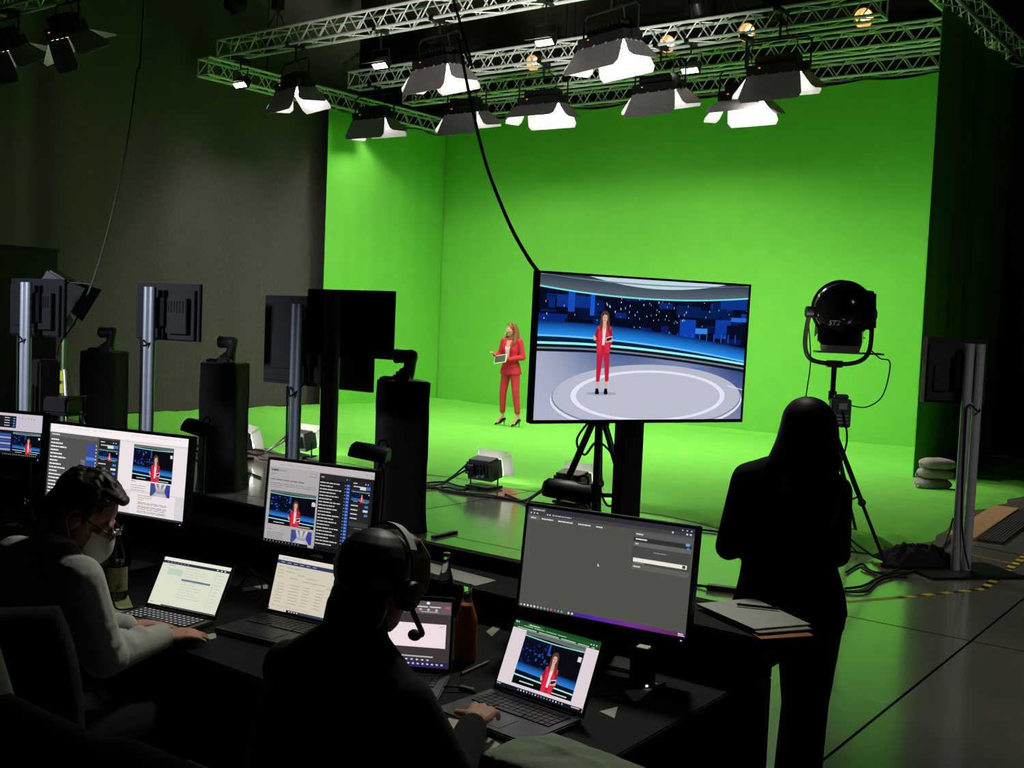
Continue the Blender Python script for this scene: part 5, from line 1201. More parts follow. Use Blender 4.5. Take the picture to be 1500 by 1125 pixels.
# ------------------------------------------------------------------ people
def frame(f, up=(0, 0, 1)):
    f = Vector(f).normalized(); r = f.cross(Vector(up)).normalized(); u = r.cross(f)
    return Matrix((r, f, u)).transposed()      # columns: right, forward, up
def head(mb, c, F, s=1.0):
    """cranium, face, nose, brow, lips, ears; F = head frame"""
    c = Vector(c); W = lambda x, y, z: c + F @ Vector((x, y, z))*s
    mb.ell(W(0, -0.012, 0.028), (0.074*s, 0.096*s, 0.086*s), F); mb.ell(W(0, 0.03, -0.03), (0.062*s, 0.066*s, 0.082*s), F)
    mb.ell(W(0, 0.045, -0.075), (0.046*s, 0.046*s, 0.042*s), F); mb.ell(W(0, 0.078, -0.1), (0.018*s, 0.016*s, 0.016*s), F)
    mb.cap(W(0, 0.092, 0.005), W(0, 0.108, -0.034), 0.009*s, 0.012*s, 8); mb.ell(W(0, 0.105, -0.038), (0.017*s, 0.012*s, 0.009*s), F, 8, 6)
    mb.cap(W(-0.034, 0.082, 0.014), W(0.034, 0.082, 0.014), 0.010*s, None, 8)
    mb.ell(W(0, 0.088, -0.066), (0.024*s, 0.010*s, 0.009*s), F, 10, 6)
    for q in (-1, 1):
        mb.ell(W(q*0.042, 0.062, -0.03), (0.02*s, 0.022*s, 0.022*s), F, 10, 8)
        mb.ell(W(q*0.076, -0.002, -0.016), (0.010*s, 0.020*s, 0.031*s), F, 10, 8)
def hand(mb, w, fwd, up, thumb, curl=0.5, s=1.0, spread=0.12):
    """palm and five fingers from wrist w; thumb = +1 when it leaves on the right of fwd"""
    w = Vector(w); f = Vector(fwd).normalized(); u = Vector(up); r = f.cross(u).normalized(); u = r.cross(f)
    base = [(-0.028, 0.083), (-0.010, 0.09), (0.009, 0.087), (0.026, 0.078)]
    lens = [0.072, 0.080, 0.075, 0.058]
    for i, (x, y) in enumerate(base):
        xx = x*-thumb*s*1.0
        k = w + r*xx + f*(y*s) + u*0.004*s
        mb.cap(w + r*xx*0.6 + f*0.012*s, k, 0.0135*s, 0.0105*s, 8)
        a = curl*(0.35+0.05*i); p = k; d0 = (f + r*(-thumb*x*spread/0.028)).normalized(); rr = 0.0092*s
        for j, q in enumerate((0.45, 0.31, 0.24)):
            d = d0*math.cos(a) - u*math.sin(a); n = p + d*lens[i]*q*s
            mb.cap(p, n, rr, rr*0.92, 8); p = n; rr *= 0.92; a += curl*0.6
    mb.ell(w + f*0.045*s, (0.036*s, 0.045*s, 0.013*s), Matrix((r, f, u)).transposed(), 12, 8)
    t0 = w + r*thumb*0.022*s + f*0.022*s; t1 = t0 + (r*thumb*0.75 + f*0.6 - u*0.25)*0.042*s; t2 = t1 + (r*thumb*0.35 + f*0.9 - u*0.3)*0.034*s; t3 = t2 + (r*thumb*0.05 + f*0.95 - u*0.3)*0.026*s
    mb.cap(t0, t1, 0.014*s, 0.011*s, 8); mb.cap(t1, t2, 0.011*s, 0.0098*s, 8); mb.cap(t2, t3, 0.0098*s, 0.008*s, 8)
def limb(mb, pts, rs, n=14):
    for (a, b), (ra, rb) in zip(zip(pts, pts[1:]), zip(rs, rs[1:])): mb.cap(a, b, ra, rb, n)
def torso(mb, J, g=0.0, hem=None, sex='m', top=True):
    """trunk from hips to shoulders, grown by g"""
    P, W_, C_, N = (Vector(J[k]) for k in ('pelvis', 'waist', 'chest', 'neck'))
    sl, sr = Vector(J['shL']), Vector(J['shR']); M_ = (sl+sr)/2
    F = frame(J['fwd'], (C_-P)); x, y = F.col[0], F.col[1]; xs = (sr-sl).normalized(); xs = (x*0.4+xs*0.6).normalized()
    A = (0.15, 0.168, 0.158, 0.172, 0.165, 0.10) if sex == 'm' else (0.15, 0.165, 0.122, 0.145, 0.14, 0.085)
    D = (0.10, 0.118, 0.108, 0.118, 0.095, 0.06) if sex == 'm' else (0.095, 0.112, 0.09, 0.112, 0.085, 0.05)
    up = (C_-P).normalized(); cs = (P-up*0.12, P, W_, C_, M_-up*0.01, M_.lerp(N, 0.45)+up*0.03)
    mb.loft([(c, x if i < 3 else xs, y, a+g, d+g) for i, (c, a, d) in enumerate(zip(cs, A, D))])
    if top:
        mb.cap(sl.lerp(sr, 0.08), sr.lerp(sl, 0.08), 0.052+g, None); mb.cap(sl.lerp(M_, 0.15), N, 0.05+g, 0.046+g*0.5); mb.cap(sr.lerp(M_, 0.15), N, 0.05+g, 0.046+g*0.5)
def person_body(root, J, HF, hs=1.0, sex='m', vox=0.006, hands=True, legs=True, skin=SKIN):
    k = 1.0 if sex == 'm' else 0.84
    mb = MB(); torso(mb, J, -0.015, sex=sex); head(mb, J['head'], HF, hs)
    hb_ = Vector(J['head']) + HF @ Vector((0, -0.02, -0.07))*hs
    mb.cap(J['neck'], hb_, 0.056*k, 0.052*k)
    for q in 'LR':
        limb(mb, [J['sh'+q], J['el'+q], J['wr'+q]], [0.046*k, 0.038*k, 0.026*k])
        h = J['hand'+q]; hand(mb, J['wr'+q], h[0], h[1], h[2], h[3], 1.06 if sex == 'm' else 0.9)
        if legs: limb(mb, [J['hip'+q], J['kn'+q], J['an'+q]], [0.08*k, 0.052*k, 0.036*k]); mb.cap(J['an'+q], J['toe'+q], 0.034*k, 0.026*k)
    return blob(mb, 'body', skin, root, vox, 4, 0.45)
BLAZER = mat('red_wool', (208, 38, 62), 0.8, var=0.06, scale=40); TROUS = mat('red_trousers', (212, 52, 70), 0.8, var=0.05, scale=40)
def eyes(root, c, F, s=1.0, m=None):
    for q in (-1, 1):
        e = MB(); e.ell(Vector(c)+F @ Vector((q*0.031, 0.0795, -0.004))*s, 0.0115*s, None, 10, 8); e.build('eye', mat('eye_white', (226, 222, 216), 0.3), root)
        e = MB(); e.ell(Vector(c)+F @ Vector((q*0.031, 0.0868, -0.004))*s, 0.0056*s, None, 8, 6); e.build('iris', mat('dark_iris', (52, 36, 26), 0.2), root)

# --- the presenter on the green floor
RT = Vector((-0.03, 18.75, 0.02)); F2 = Vector((-0.52, -0.85, 0)).normalized()
o = thing('person', 'presenter in a red trouser suit standing on the green floor, holding a tablet', 'person', RT, math.atan2(F2.y, F2.x)-math.pi/2)
J = dict(fwd=(0, 1, 0), pelvis=(0, 0, 1.0), waist=(0, 0.01, 1.14), chest=(0, 0.015, 1.34), neck=(0, 0, 1.53), head=(0, 0.03, 1.675), shR=(0.165, 0, 1.47), shL=(-0.165, 0, 1.47),
         elR=(0.23, 0.02, 1.2), wrR=(0.2, 0.22, 1.24), elL=(-0.235, 0.0, 1.2), wrL=(-0.08, 0.19, 1.16), handR=((0.1, 0.9, 0.35), (-0.2, -0.2, 1), -1, 0.5), handL=((0.9, 0.4, 0.05), (0.1, 0.5, 0.9), 1, 0.7),
         hipR=(0.085, 0, 0.95), knR=(0.125, 0.03, 0.57), anR=(0.14, -0.01, 0.17), toeR=(0.16, 0.13, 0.05), hipL=(-0.085, 0, 0.95), knL=(-0.14, 0.035, 0.57), anL=(-0.18, 0.0, 0.17), toeL=(-0.18, 0.14, 0.05))
HF = frame((0.30, 0.95, -0.02))
person_body(o, J, HF, 0.98, 'f', 0.0055); eyes(o, J['head'], HF)
m = MB(); m.ell(Vector(J['head'])+HF @ Vector((0, 0.096, -0.066)), (0.022, 0.008, 0.008), HF, 10, 6); m.build('lips', mat('lip_red', (196, 70, 76), 0.4), o)
J2 = dict(J); J2['neck'] = (0, -0.015, 1.475)
m = MB(); torso(m, J2, 0.012, sex='f'); m.loft([((0, 0, 0.90), (1, 0, 0), (0, 1, 0), 0.196, 0.142), ((0, 0, 1.0), (1, 0, 0), (0, 1, 0), 0.18, 0.128), ((0, 0, 1.12), (1, 0, 0), (0, 1, 0), 0.14, 0.10)])
for q, x in (('R', 1), ('L', -1)): limb(m, [J['sh'+q], J['el'+q], J['wr'+q]], [0.056, 0.05, 0.04])
m.ell((0.07, 0.09, 1.32), (0.062, 0.05, 0.075)); m.ell((-0.07, 0.09, 1.32), (0.062, 0.05, 0.075))
bz = blob(m, 'blazer', BLAZER, o, 0.009, 5)
V = lambda z: 0.052*max(0.0, min(1, (z-1.07)/0.36))+0.012
patch(bz, lambda a, b: ((a-0.5)*2*V(1.14+0.25*b), 1.14+0.25*b), 8, 22, 0.004, 'top', mat('white_blouse', (236, 226, 224), 0.7), o)
patch(bz, lambda a, b: ((a-0.5)*2*(0.03+0.03*b), 1.375+0.12*b), 8, 10, 0.006, 'neckline', SKIN, o)
for x in (-1, 1):
    patch(bz, lambda a, b: (x*(V(1.06+0.42*b)*0.95+(a*0.05)*math.sin(math.pi*min(1, 0.1+b*0.9))**0.6), 1.06+0.42*b), 6, 22, 0.010, 'lapel', mat('red_lapel', (190, 26, 44), 0.75), o)
    patch(bz, lambda a, b: (x*(0.07+0.085*a), 1.0+0.016*b), 6, 2, 0.006, 'pocket_flap', mat('red_lapel', (190, 26, 44), 0.75), o)
m = MB(); m.ell((0, 0, 0.98), (0.155, 0.11, 0.10))
for q in 'LR': 
    k = Vector(J['kn'+q]).lerp(Vector(J['an'+q]), 0.8); limb(m, [J['hip'+q], J['kn'+q], k], [0.092, 0.066, 0.05])
blob(m, 'trousers', TROUS, o, 0.009, 4)
for q in 'LR':
    a, t = Vector(J['an'+q]), Vector(J['toe'+q]); d = (t-a); d.z = 0; d.normalize(); h = a-d*0.055
    m = MB(); m.cap(h+Vector((0, 0, -0.07)), a+d*0.03+Vector((0, 0, -0.10)), 0.03, 0.03); m.cap(a+d*0.05+Vector((0, 0, -0.11)), t+d*0.05+Vector((0, 0, -0.028)), 0.034, 0.014)
    sh = blob(m, 'shoe', mat('black_patent', (18, 16, 18), 0.25), o, 0.006, 2); m = MB(); m.cyl(h+Vector((0, 0, -0.09)), (h.x, h.y, -0.008), 0.011, 0.005, 8); m.build('heel', mat('black_patent', (18, 16, 18), 0.25), o)
HAIRB = mat('brown_hair', (136, 82, 50), 0.5, var=0.3, scale=60)
def H_(x, y, z): return Vector(J['head']) + HF @ Vector((x, y, z))
m = MB(); m.ell(H_(0, -0.022, 0.034), (0.086, 0.10, 0.092), HF)
for x in (-1, 1):
    limb(m, [H_(x*0.045, 0.01, 0.1), H_(x*0.084, -0.005, 0.03), H_(x*0.096, -0.015, -0.06), H_(x*0.108, 0.0, -0.15), H_(x*0.118, 0.04, -0.24), H_(x*0.108, 0.07, -0.31)], [0.03, 0.026, 0.034, 0.04, 0.034, 0.014])
    limb(m, [H_(x*0.06, -0.05, 0.0), H_(x*0.08, -0.06, -0.14), H_(x*0.07, -0.075, -0.28)], [0.05, 0.05, 0.02])
m.ell(H_(0, -0.08, -0.10), (0.085, 0.05, 0.15), HF)
blob(m, 'hair', HAIRB, o, 0.007, 3)
m = MB(); m.tube([H_(0.08, 0.0, -0.03), H_(0.07, 0.07, -0.055), H_(0.045, 0.108, -0.07)], 0.003, 6); m.ell(H_(0.043, 0.11, -0.07), 0.008); m.build('head_microphone', mat('skin_mic', (226, 190, 160), 0.5), o)
Mw = Matrix.Translation(RT) @ Matrix.Rotation(math.atan2(F2.y, F2.x)-math.pi/2, 4, 'Z')
tb = thing('tablet', 'tablet with a pale frame held by the presenter in red', 'tablet', Mw @ Vector((0.055, 0.27, 1.165)), math.atan2(F2.y, F2.x)-math.pi/2)
T = TR((0, 0, 0), R_(28), R_(10), 0)
MB(T).box((0, 0, 0), (0.25, 0.012, 0.165)).build('case', mat('pale_card', (226, 214, 196), 0.6), tb, bevel=0.004); MB(T).box((0, 0.0065, 0), (0.215, 0.003, 0.132)).build('display', mat('dark_green_glass', (58, 84, 56), 0.3), tb)

# --- woman standing at the desk end, seen from behind
DARKW = mat('black_wool', (12, 12, 13), 0.95, var=0.2, scale=60)
RT = Vector((1.036, 3.93, 0.0))
o = thing('person', 'long-haired woman in a dark suit standing with folded arms, seen from behind', 'person', RT, 0.0)
J = dict(fwd=(-0.1, 1, 0), pelvis=(0.04, 0, 0.86), waist=(0.01, 0, 1.0), chest=(0.0, 0, 1.17), neck=(0.035, 0.0, 1.38), head=(0.052, 0.02, 1.505), shR=(0.168, 0, 1.275), shL=(-0.155, 0, 1.305),
         elR=(0.205, 0.06, 1.03), wrR=(-0.04, 0.25, 1.06), elL=(-0.2, 0.06, 1.04), wrL=(0.04, 0.26, 1.08), handR=((-1, 0.1, 0.1), (0, -0.2, 1), -1, 0.6), handL=((1, 0.1, 0.05), (0, -0.2, 1), 1, 0.6),
         hipR=(0.13, 0, 0.82), knR=(0.128, 0.03, 0.47), anR=(0.112, 0, 0.09), toeR=(0.13, 0.15, 0.035), hipL=(0.07, 0, 0.82), knL=(0.098, 0.05, 0.46), anL=(0.082, 0.09, 0.09), toeL=(0.06, 0.24, 0.035))
HF = frame((-0.25, 1, -0.05)); person_body(o, J, HF, 0.97, 'f', 0.008)
m = MB(); torso(m, J, 0.022, sex='f'); m.loft([((0.022, 0, 0.825), (1, 0, 0), (0, 1, 0), 0.212, 0.15), ((0.022, 0, 0.93), (1, 0, 0), (0, 1, 0), 0.188, 0.135), ((0.005, 0, 1.08), (1, 0, 0), (0, 1, 0), 0.158, 0.115), ((0, 0, 1.2), (1, 0, 0), (0, 1, 0), 0.165, 0.115)])
for q in 'LR': limb(m, [J['sh'+q], J['el'+q], J['wr'+q]], [0.062, 0.052, 0.042])
m.cap((0.045, -0.01, 1.345), (-0.15, 0, 1.295), 0.045, 0.06)
blob(m, 'blazer', DARKW, o, 0.009, 4)
m = MB(); m.ell((0.085, 0, 0.86), (0.14, 0.115, 0.11))
for q in 'LR': limb(m, [J['hip'+q], J['kn'+q], J['an'+q]], [0.098, 0.07, 0.062])
blob(m, 'trousers', DARKW, o, 0.009, 4)
for q in 'LR':
    m = MB(); a, t = Vector(J['an'+q]), Vector(J['toe'+q]); m.cap(a+Vector((0, -0.03, -0.045)), t, 0.042, 0.034); m.cap(a+Vector((0, 0, -0.01)), t+Vector((0, 0, 0.0)), 0.042, 0.03); blob(m, 'shoe', mat('black_patent', (18, 16, 18), 0.25), o, 0.008, 2)
def H_(x, y, z): return Vector(J['head']) + Vector((x, y, z))
m = MB(); X1, Y1 = (1, 0, 0), (0, 1, 0)
m.loft([(H_(cx, cy, z), X1, Y1, hw, hd) for z, cx, cy, hw, hd in ((0.112, 0.004, -0.005, 0.02, 0.03), (0.095, 0.004, -0.008, 0.058, 0.068), (0.055, 0.005, -0.012, 0.090, 0.098), (0.0, 0.006, -0.02, 0.105, 0.104), (-0.05, 0.0, -0.03, 0.114, 0.098), (-0.10, -0.012, -0.045, 0.126, 0.088), (-0.14, -0.022, -0.055, 0.136, 0.078), (-0.2, -0.02, -0.07, 0.132, 0.062), (-0.28, 0.002, -0.085, 0.112, 0.045), (-0.35, 0.02, -0.095, 0.07, 0.03))], k=5, ex=2.1)
blob(m, 'hair', mat('dark_hair', (34, 24, 18), 0.5, var=0.3, scale=60), o, 0.008, 6)

# --- chairs behind the two seated people
def office_chair(p, rz, label, bh=0.98):
    o = thing('office_chair', label, 'chair', p, rz, 'black office chairs at the desk')
    m = MB()
    def st(a, b):
        x = (a-0.5)*0.48; y = (b-0.5)*0.46; e = max(0, 1-abs(2*a-1)**4)**0.4*max(0, 1-abs(2*b-1)**4)**0.4
        return (x, y, 0.42+0.05*e)
    m.sheet(st, 20, 20, (0, 0, 0.05)); m.build('seat', BLACKC, o, 60)
    m = MB()
    def bk(a, b):
        x = (a-0.5)*(0.40-0.13*b**3); z = 0.55+(bh-0.55)*b; e = max(0, 1-abs(2*a-1)**4)**0.4*max(0, 1-abs(2*b-1)**4)**0.3
        return (x, -0.25-0.03*e-0.06*b+0.5*x*x, z)
    m.sheet(bk, 20, 24, (0, -0.05, 0)); m.build('backrest', BLACKC, o, 60)
    m = MB(); m.tube([(0, -0.05, 0.38), (0, -0.3, 0.38), (0, -0.33, 0.5), (0, -0.32, 0.75)], 0.022, 8, smooth=4); m.build('back_support', BLACKM, o)
    m = MB(); m.cyl((0, 0, 0.1), (0, 0, 0.42), 0.028, n=12); m.build('gas_column', BLACKM, o)
    for k in range(5):
        a = k*2*math.pi/5+0.3; m = MB(); m.cap((0, 0, 0.11), (0.28*math.cos(a), 0.28*math.sin(a), 0.075), 0.026, 0.018, 8); lg = m.build('leg', BLACKM, o)
        m = MB(); m.cyl((0.28*math.cos(a)-0.012, 0.28*math.sin(a), 0.03), (0.28*math.cos(a)+0.012, 0.28*math.sin(a), 0.03), 0.03, n=14); w_ = m.build('caster', RUBBER, lg)
    return o

def seated(RT, F2, J, HF, garment, gm, sex='m', g=0.014, vox=0.005):
    pass
# --- man in the white shirt, with mask and glasses
F2 = Vector((0.6, 0.8, 0)); RT = Vector((-1.38, 3.15, 0)); rz = math.atan2(F2.y, F2.x)-math.pi/2
o = thing('person', 'man in a white shirt with glasses and a face mask, leaning over his laptop', 'person', RT, rz)
J = dict(fwd=(0, 1, 0), pelvis=(0, -0.10, 0.56), waist=(0, -0.06, 0.72), chest=(0, 0.0, 0.93), neck=(0.0, 0.045, 1.12), head=(0.05, 0.115, 1.222), shR=(0.18, 0.02, 1.055), shL=(-0.18, 0.03, 1.055),
         elR=(0.16, 0.12, 0.80), wrR=(0.09, 0.365, 0.795), elL=(-0.24, 0.16, 0.82), wrL=(-0.1, 0.36, 0.79), handR=((0.12, 1, -0.12), (0.15, 0.1, 1), -1, 0.28), handL=((0.2, 1, -0.1), (0, 0.1, 1), 1, 0.3),
         hipR=(0.1, -0.06, 0.54), knR=(0.12, 0.36, 0.53), anR=(0.12, 0.32, 0.1), toeR=(0.12, 0.5, 0.04), hipL=(-0.1, -0.06, 0.54), knL=(-0.12, 0.36, 0.53), anL=(-0.12, 0.32, 0.1), toeL=(-0.12, 0.5, 0.04))
HF = frame((0.60, 0.62, -0.60)); person_body(o, J, HF, 1.0, 'm', 0.0045); eyes(o, J['head'], HF)
SHIRT = mat('white_shirt', (205, 205, 198), 0.85, var=0.05, bump=0.35, bscale=22)
m = MB(); torso(m, J, 0.014); n_ = Vector(J['neck'])
for q in 'LR':
    limb(m, [J['sh'+q], J['el'+q], J['wr'+q]], [0.072, 0.062, 0.042])
    e, w_ = Vector(J['el'+q]), Vector(J['wr'+q])
    for k in range(5): m.ell(e.lerp(w_, 0.08+0.17*k)+Vector((0.004*(-1)**k, 0, 0.012*(k % 2))), 0.060-0.006*k+0.005*(k % 2), None, 12, 8)
    s_ = Vector(J['sh'+q])
    for k in range(3): m.ell(s_.lerp(e, 0.3+0.25*k), (0.07, 0.068, 0.05), None, 12, 8)
m.loft([((0, -0.11, 0.5), (1, 0, 0), (0, 1, 0), 0.18, 0.135), ((0, -0.09, 0.62), (1, 0, 0), (0, 1, 0), 0.185, 0.14), ((0, -0.04, 0.8), (1, 0, 0), (0, 1, 0), 0.18, 0.13)])
blob(m, 'shirt', SHIRT, o, 0.006, 7)
cl = MB()
def collar(a, b):
    an = a*2*math.pi+0.3; r = 0.072+0.014*(1-b); return (0.01+r*math.sin(an)*1.0, 0.05+r*math.cos(an)*0.95, 1.10+0.055*b-0.035*math.cos(an)*(1-0.2*b))
cl.sheet(collar, 40, 4, (0, 0, 0.004)); cl.build('collar', SHIRT, o, 60)
m = MB(); w_ = Vector(J['wrR']); d = (w_-Vector(J['elR'])).normalized(); m.cyl(w_-d*0.045, w_+d*0.012, 0.043, 0.041, 20); m.build('cuff', SHIRT, o)
m = MB(); m.ell((0, -0.1, 0.54), (0.18, 0.14, 0.12))
for q in 'LR': limb(m, [J['hip'+q], J['kn'+q], J['an'+q]], [0.1, 0.075, 0.06])
blob(m, 'trousers', DARKW, o, 0.01, 3)
for q in 'LR':
    m = MB(); a, t = Vector(J['an'+q]), Vector(J['toe'+q]); m.cap(a+Vector((0, -0.03, -0.05)), t, 0.046, 0.038); m.cap(a, t, 0.046, 0.034); blob(m, 'shoe', mat('black_patent', (18, 16, 18), 0.25), o, 0.009, 2)
def H_(x, y, z): return Vector(J['head']) + HF @ Vector((x, y, z))
m = MB(); m.ell(H_(0, -0.025, 0.042), (0.083, 0.096, 0.088), HF); m.ell(H_(0, -0.07, -0.02), (0.074, 0.05, 0.075), HF); m.ell(H_(0, 0.03, 0.095), (0.062, 0.05, 0.026), HF); m.ell(H_(0.015, 0.072, 0.098), (0.04, 0.018, 0.016), HF)
for x in (-1, 1): m.cap(H_(x*0.074, 0.012, 0.04), H_(x*0.076, 0.02, -0.004), 0.016, 0.008)
rr = random.Random(4)
for k in range(60):
    a = rr.uniform(0.3, 6.28-0.3)+1.57; b = rr.uniform(0.3, 1.4); p_ = H_(0.078*math.cos(a)*math.cos(b), -0.02+0.09*math.sin(a)*math.cos(b), 0.045+0.085*math.sin(b)); m.cap(p_, p_+HF @ Vector((0.010*math.cos(a), 0.018, 0.002)), 0.012, 0.004, 8)
blob(m, 'hair', mat('greying_dark_hair', (52, 42, 34), 0.5, var=0.35, scale=70), o, 0.0045, 2)
MASK = mat('white_mask', (214, 214, 208), 0.8)
mk = MB()
def maskf(a, b):
    x = (a-0.5)*2; z = 0.012-0.102*b; w_ = 0.066-0.012*b+0.0
    y = 0.02 + (0.1+0.018*math.sin(b*math.pi))*math.sqrt(max(0, 1-(abs(x)*0.93)**2.2)); 
    return H_(x*w_, y, z-0.028)
mk.sheet(maskf, 26, 14, (0.001, 0.001, 0.001)); mk.build('face_mask', MASK, o, 60)
m = MB()
for x in (-1, 1): m.tube([H_(x*0.064, 0.05, -0.03), H_(x*0.076, 0.02, 0.01), H_(x*0.083, -0.012, 0.014), H_(x*0.084, -0.022, -0.02), H_(x*0.074, 0.01, -0.06), H_(x*0.056, 0.045, -0.105)], 0.0022, 6, smooth=4)
m.build('ear_loop', MASK, o)
GFR = mat('glasses_frame', (40, 40, 42), 0.25, 0.5); gl = MB()
for x in (-1, 1):
    gl.tube([H_(x*0.034+0.026*math.cos(a*math.pi/9), 0.114, 0.0+0.019*math.sin(a*math.pi/9)) for a in range(18)], 0.0022, 6, closed=True)
    gl.tube([H_(x*0.06, 0.112, 0.006), H_(x*0.076, 0.09, 0.006), H_(x*0.083, 0.0, 0.006), H_(x*0.08, -0.02, -0.012)], 0.0024, 6)
gl.tube([H_(-0.009, 0.116, 0.002), H_(0, 0.12, 0.006), H_(0.009, 0.116, 0.002)], 0.002, 6); g_ = gl.build('glasses', GFR, o, 60)
for x in (-1, 1):
    m = MB(); m.plate([H_(x*0.034+0.025*math.cos(a*math.pi/7), 0.114, 0.018*math.sin(a*math.pi/7)) for a in range(14)], 0.001); m.build('lens', glass_mat('spectacle_glass', (240, 244, 244), ior=1.1), g_)
office_chair(RT + Vector((-0.03, -0.03, 0)), R_(14.5), 'black office chair behind the man in the white shirt', 1.02)

# --- man with the headset, from behind
F2 = Vector((0.5, 0.866, 0)); RT = Vector((-0.36, 2.42, 0)); rz = math.atan2(F2.y, F2.x)-math.pi/2
o = thing('person', 'man in dark clothing wearing a headset, seen from behind, typing on the grey laptop', 'person', RT, rz)
Rm = Matrix.Rotation(-rz, 3, 'Z'); L_ = lambda p: Rm @ (Vector(p)-RT)
hp = L_(at_z(696, 1056, ZW+0.085)); hk = L_(at_z(738, 1008, ZW+0.07))
J = dict(fwd=(0, 1, 0), pelvis=(0, -0.12, 0.56), waist=(0, -0.09, 0.72), chest=(0, -0.02, 0.94), neck=(0.0, 0.04, 1.12), head=(0.012, 0.10, 1.222), shR=(0.168, 0.02, 0.985), shL=(-0.185, 0.03, 1.0),
         elR=(0.225, 0.13, 0.80), wrR=hp, elL=(-0.26, 0.15, 0.83), wrL=(-0.12, 0.34, 0.80), handR=(hk-hp, (0.1, 0.2, 1), -1, 0.55), handL=((0.3, 1, -0.1), (0, 0.1, 1), 1, 0.4),
         hipR=(0.1, -0.08, 0.54), knR=(0.13, 0.34, 0.53), anR=(0.13, 0.3, 0.1), toeR=(0.13, 0.48, 0.04), hipL=(-0.1, -0.08, 0.54), knL=(-0.13, 0.34, 0.53), anL=(-0.13, 0.3, 0.1), toeL=(-0.13, 0.48, 0.04))
HF = frame((-0.02, 0.97, -0.22)); person_body(o, J, HF, 1.0, 'm', 0.0045); eyes(o, J['head'], HF)
m = MB(); torso(m, J, 0.02); m.cap(J['neck'], Vector(J['neck'])+Vector((0, 0, 0.045)), 0.078, 0.072)
for q in 'LR':
    limb(m, [J['sh'+q], J['el'+q], Vector(J['el'+q]).lerp(Vector(J['wr'+q]), 0.84)], [0.066, 0.054, 0.040])
blob(m, 'jacket', DARKW, o, 0.007, 4)
m = MB(); m.ell((0, -0.12, 0.54), (0.18, 0.14, 0.12))
for q in 'LR': limb(m, [J['hip'+q], J['kn'+q], J['an'+q]], [0.1, 0.075, 0.06])
blob(m, 'trousers', DARKW, o, 0.01, 3)
for q in 'LR':
    m = MB(); a, t = Vector(J['an'+q]), Vector(J['toe'+q]); m.cap(a+Vector((0, -0.03, -0.05)), t, 0.046, 0.038); m.cap(a, t, 0.046, 0.034); blob(m, 'shoe', mat('black_patent', (18, 16, 18), 0.25), o, 0.009, 2)
m = MB(); m.ell(H_(0, -0.025, 0.036), (0.087, 0.102, 0.092), HF); m.ell(H_(0, -0.06, -0.05), (0.077, 0.05, 0.085), HF); m.ell(H_(0.0, 0.06, 0.09), (0.07, 0.05, 0.04), HF)
blob(m, 'hair', mat('dark_hair', (34, 24, 18), 0.5, var=0.3, scale=60), o, 0.0045, 3)
m = MB(); rr = random.Random(9)
for k in range(60):
    x = rr.uniform(-0.04, 0.07); a0 = H_(x*0.9, 0.06, 0.10+rr.uniform(-0.02, 0.012)); m.tube([a0, H_(x+0.004, 0.102, 0.075), H_(x+0.008, 0.114+rr.uniform(-0.008, 0.008), 0.03), H_(x+0.010, 0.108, -0.005+rr.uniform(-0.025, 0.01))], [0.008, 0.0065, 0.0045, 0.002], 7)
blob(m, 'fringe', mat('lit_fringe', (226, 204, 156), 0.5, var=0.3, scale=70), o, 0.0032, 0)  # pale colour stands for light coming through the dark hair
hd = MB()
def band(a): 
    t = math.pi*a; return H_(0.093*math.cos(t), 0.018, 0.0+0.138*math.sin(t))
pts = [band(i/24) for i in range(25)]
vs = []; 
for p_ in pts:
    c_ = H_(0, 0.018, 0.0); n_ = (p_-c_).normalized(); y_ = HF @ Vector((0, 1, 0))
    vs += [p_-y_*0.014, p_+y_*0.014, p_+y_*0.014+n_*0.007, p_-y_*0.014+n_*0.007]
hd.add(vs[20:80], [(i*4+k, i*4+(k+1) % 4, i*4+4+(k+1) % 4, i*4+4+k) for i in range(14) for k in range(4)] + [(0, 1, 2, 3), (59, 58, 57, 56)])
hs_ = hd.build('headset_band', mat('pale_headband', (226, 228, 218), 0.45), o, 50)
for a, b in ((0, 6), (18, 25)):
    m = MB(); n_ = b-a; m.add(vs[a*4:b*4], [(i*4+k, i*4+(k+1) % 4, i*4+4+(k+1) % 4, i*4+4+k) for i in range(n_-1) for k in range(4)] + [(0, 1, 2, 3), (n_*4-1, n_*4-2, n_*4-3, n_*4-4)]); m.build('side_arm', BLACK, hs_, 50)
for x in (-1, 1):
    m = MB(Matrix.Translation(H_(x*0.088, 0.008, -0.015)) @ HF.to_4x4() @ Matrix.Rotation(R_(90), 4, 'Y')); m.lathe([(0.02, -0.018), (0.036, -0.014), (0.038, 0.006), (0.03, 0.018), (0.01, 0.02)], 20); m.build('ear_cup', BLACK, hs_, 50)
m = MB(); m.tube([H_(0.09, 0.012, -0.03), H_(0.098, 0.05, -0.075), H_(0.085, 0.1, -0.105), H_(0.05, 0.132, -0.115)], 0.007, 8, smooth=5); m.ell(H_(0.042, 0.136, -0.116), (0.018, 0.014, 0.014)); m.build('boom_microphone', RUBBER, hs_, 50)
office_chair(RT + Vector((-0.03, -0.10, 0)), rz, 'black office chair of the man with the headset', 0.92)

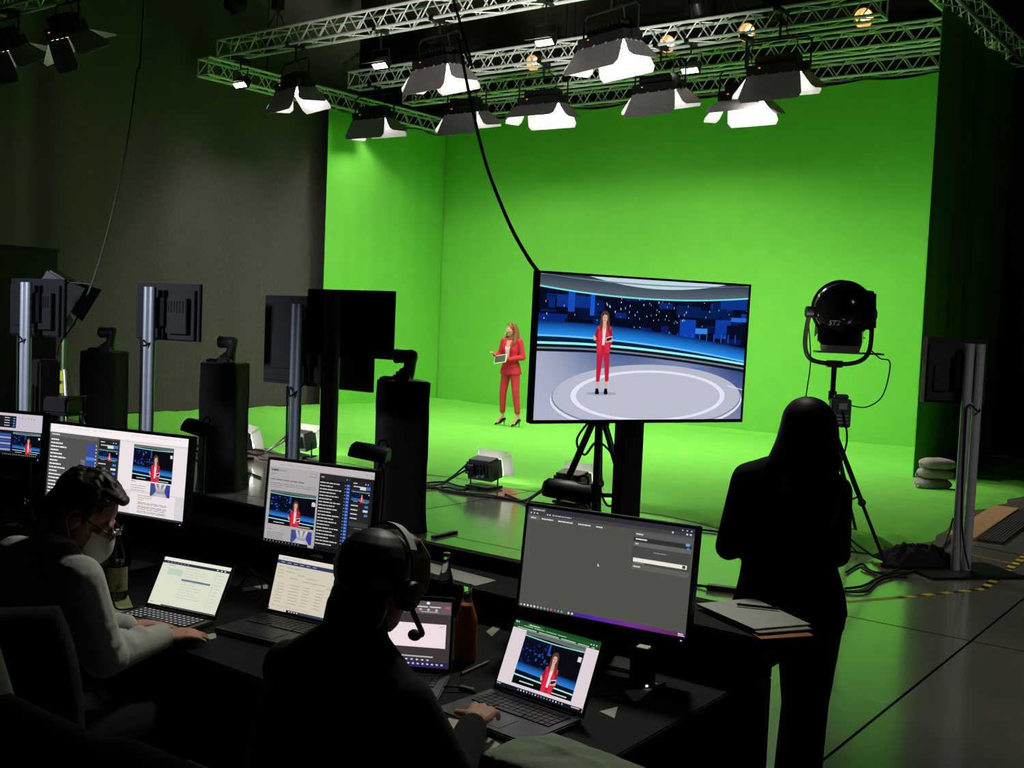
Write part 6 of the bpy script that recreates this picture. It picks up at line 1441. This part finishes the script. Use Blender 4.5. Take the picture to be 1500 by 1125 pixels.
# --- person at the left edge
RT = Vector((-0.655, 1.27, 0)); rz = R_(-8)
o = thing('person', 'person in a dark green jacket cut off by the lower left edge, pale collar showing', 'person', RT, rz)
J = dict(fwd=(0, 1, 0), pelvis=(0, 0, 0.92), waist=(0, 0, 1.06), chest=(0, 0.0, 1.16), neck=(-0.03, 0.01, 1.345), head=(-0.085, 0.03, 1.56), shR=(0.20, 0, 1.262), shL=(-0.19, 0, 1.27),
         elR=(0.42, 0.14, 1.13), wrR=(0.16, 0.3, 1.12), elL=(-0.3, 0.06, 1.06), wrL=(-0.08, 0.27, 1.1), handR=((-1, 0.1, 0.1), (0, -0.2, 1), -1, 0.6), handL=((1, 0.1, 0.05), (0, -0.2, 1), 1, 0.6),
         hipR=(0.09, 0, 0.88), knR=(0.1, 0.02, 0.5), anR=(0.1, 0, 0.09), toeR=(0.12, 0.15, 0.035), hipL=(-0.09, 0, 0.88), knL=(-0.1, 0.02, 0.5), anL=(-0.1, 0, 0.09), toeL=(-0.12, 0.15, 0.035))
HF = frame((0.1, 1, -0.05)); person_body(o, J, HF, 1.0, 'm', 0.008); eyes(o, J['head'], HF)
JK = mat('dark_green_jacket', (12, 20, 18), 0.95, var=0.2, scale=40)
m = MB(); torso(m, J, 0.02); m.ell((0, 0, 0.9), (0.2, 0.13, 0.12))
for q in 'LR': limb(m, [J['sh'+q], J['el'+q], Vector(J['el'+q]).lerp(Vector(J['wr'+q]), 0.9)], [0.075, 0.062, 0.05])
blob(m, 'jacket', JK, o, 0.008, 4)
m = MB(); m.cyl((-0.03, 0.005, 1.345), (-0.045, 0.012, 1.425), 0.09, 0.076, 28); m.build('collar', mat('white_shirt', (205, 205, 198), 0.85), o)
m = MB(); m.ell((0, 0, 0.88), (0.17, 0.12, 0.12))
for q in 'LR': limb(m, [J['hip'+q], J['kn'+q], J['an'+q]], [0.1, 0.075, 0.06])
blob(m, 'trousers', DARKW, o, 0.01, 3)
for q in 'LR':
    m = MB(); a, t = Vector(J['an'+q]), Vector(J['toe'+q]); m.cap(a+Vector((0, -0.03, -0.045)), t, 0.042, 0.034); m.cap(a, t, 0.042, 0.03); blob(m, 'shoe', mat('black_patent', (18, 16, 18), 0.25), o, 0.009, 2)
m = MB(); m.ell(H_(0, -0.025, 0.036), (0.089, 0.104, 0.094), HF); m.ell(H_(0.0, -0.03, -0.06), (0.094, 0.085, 0.12), HF)
blob(m, 'hair', mat('fair_hair', (132, 122, 82), 0.5, var=0.3, scale=60), o, 0.006, 3)
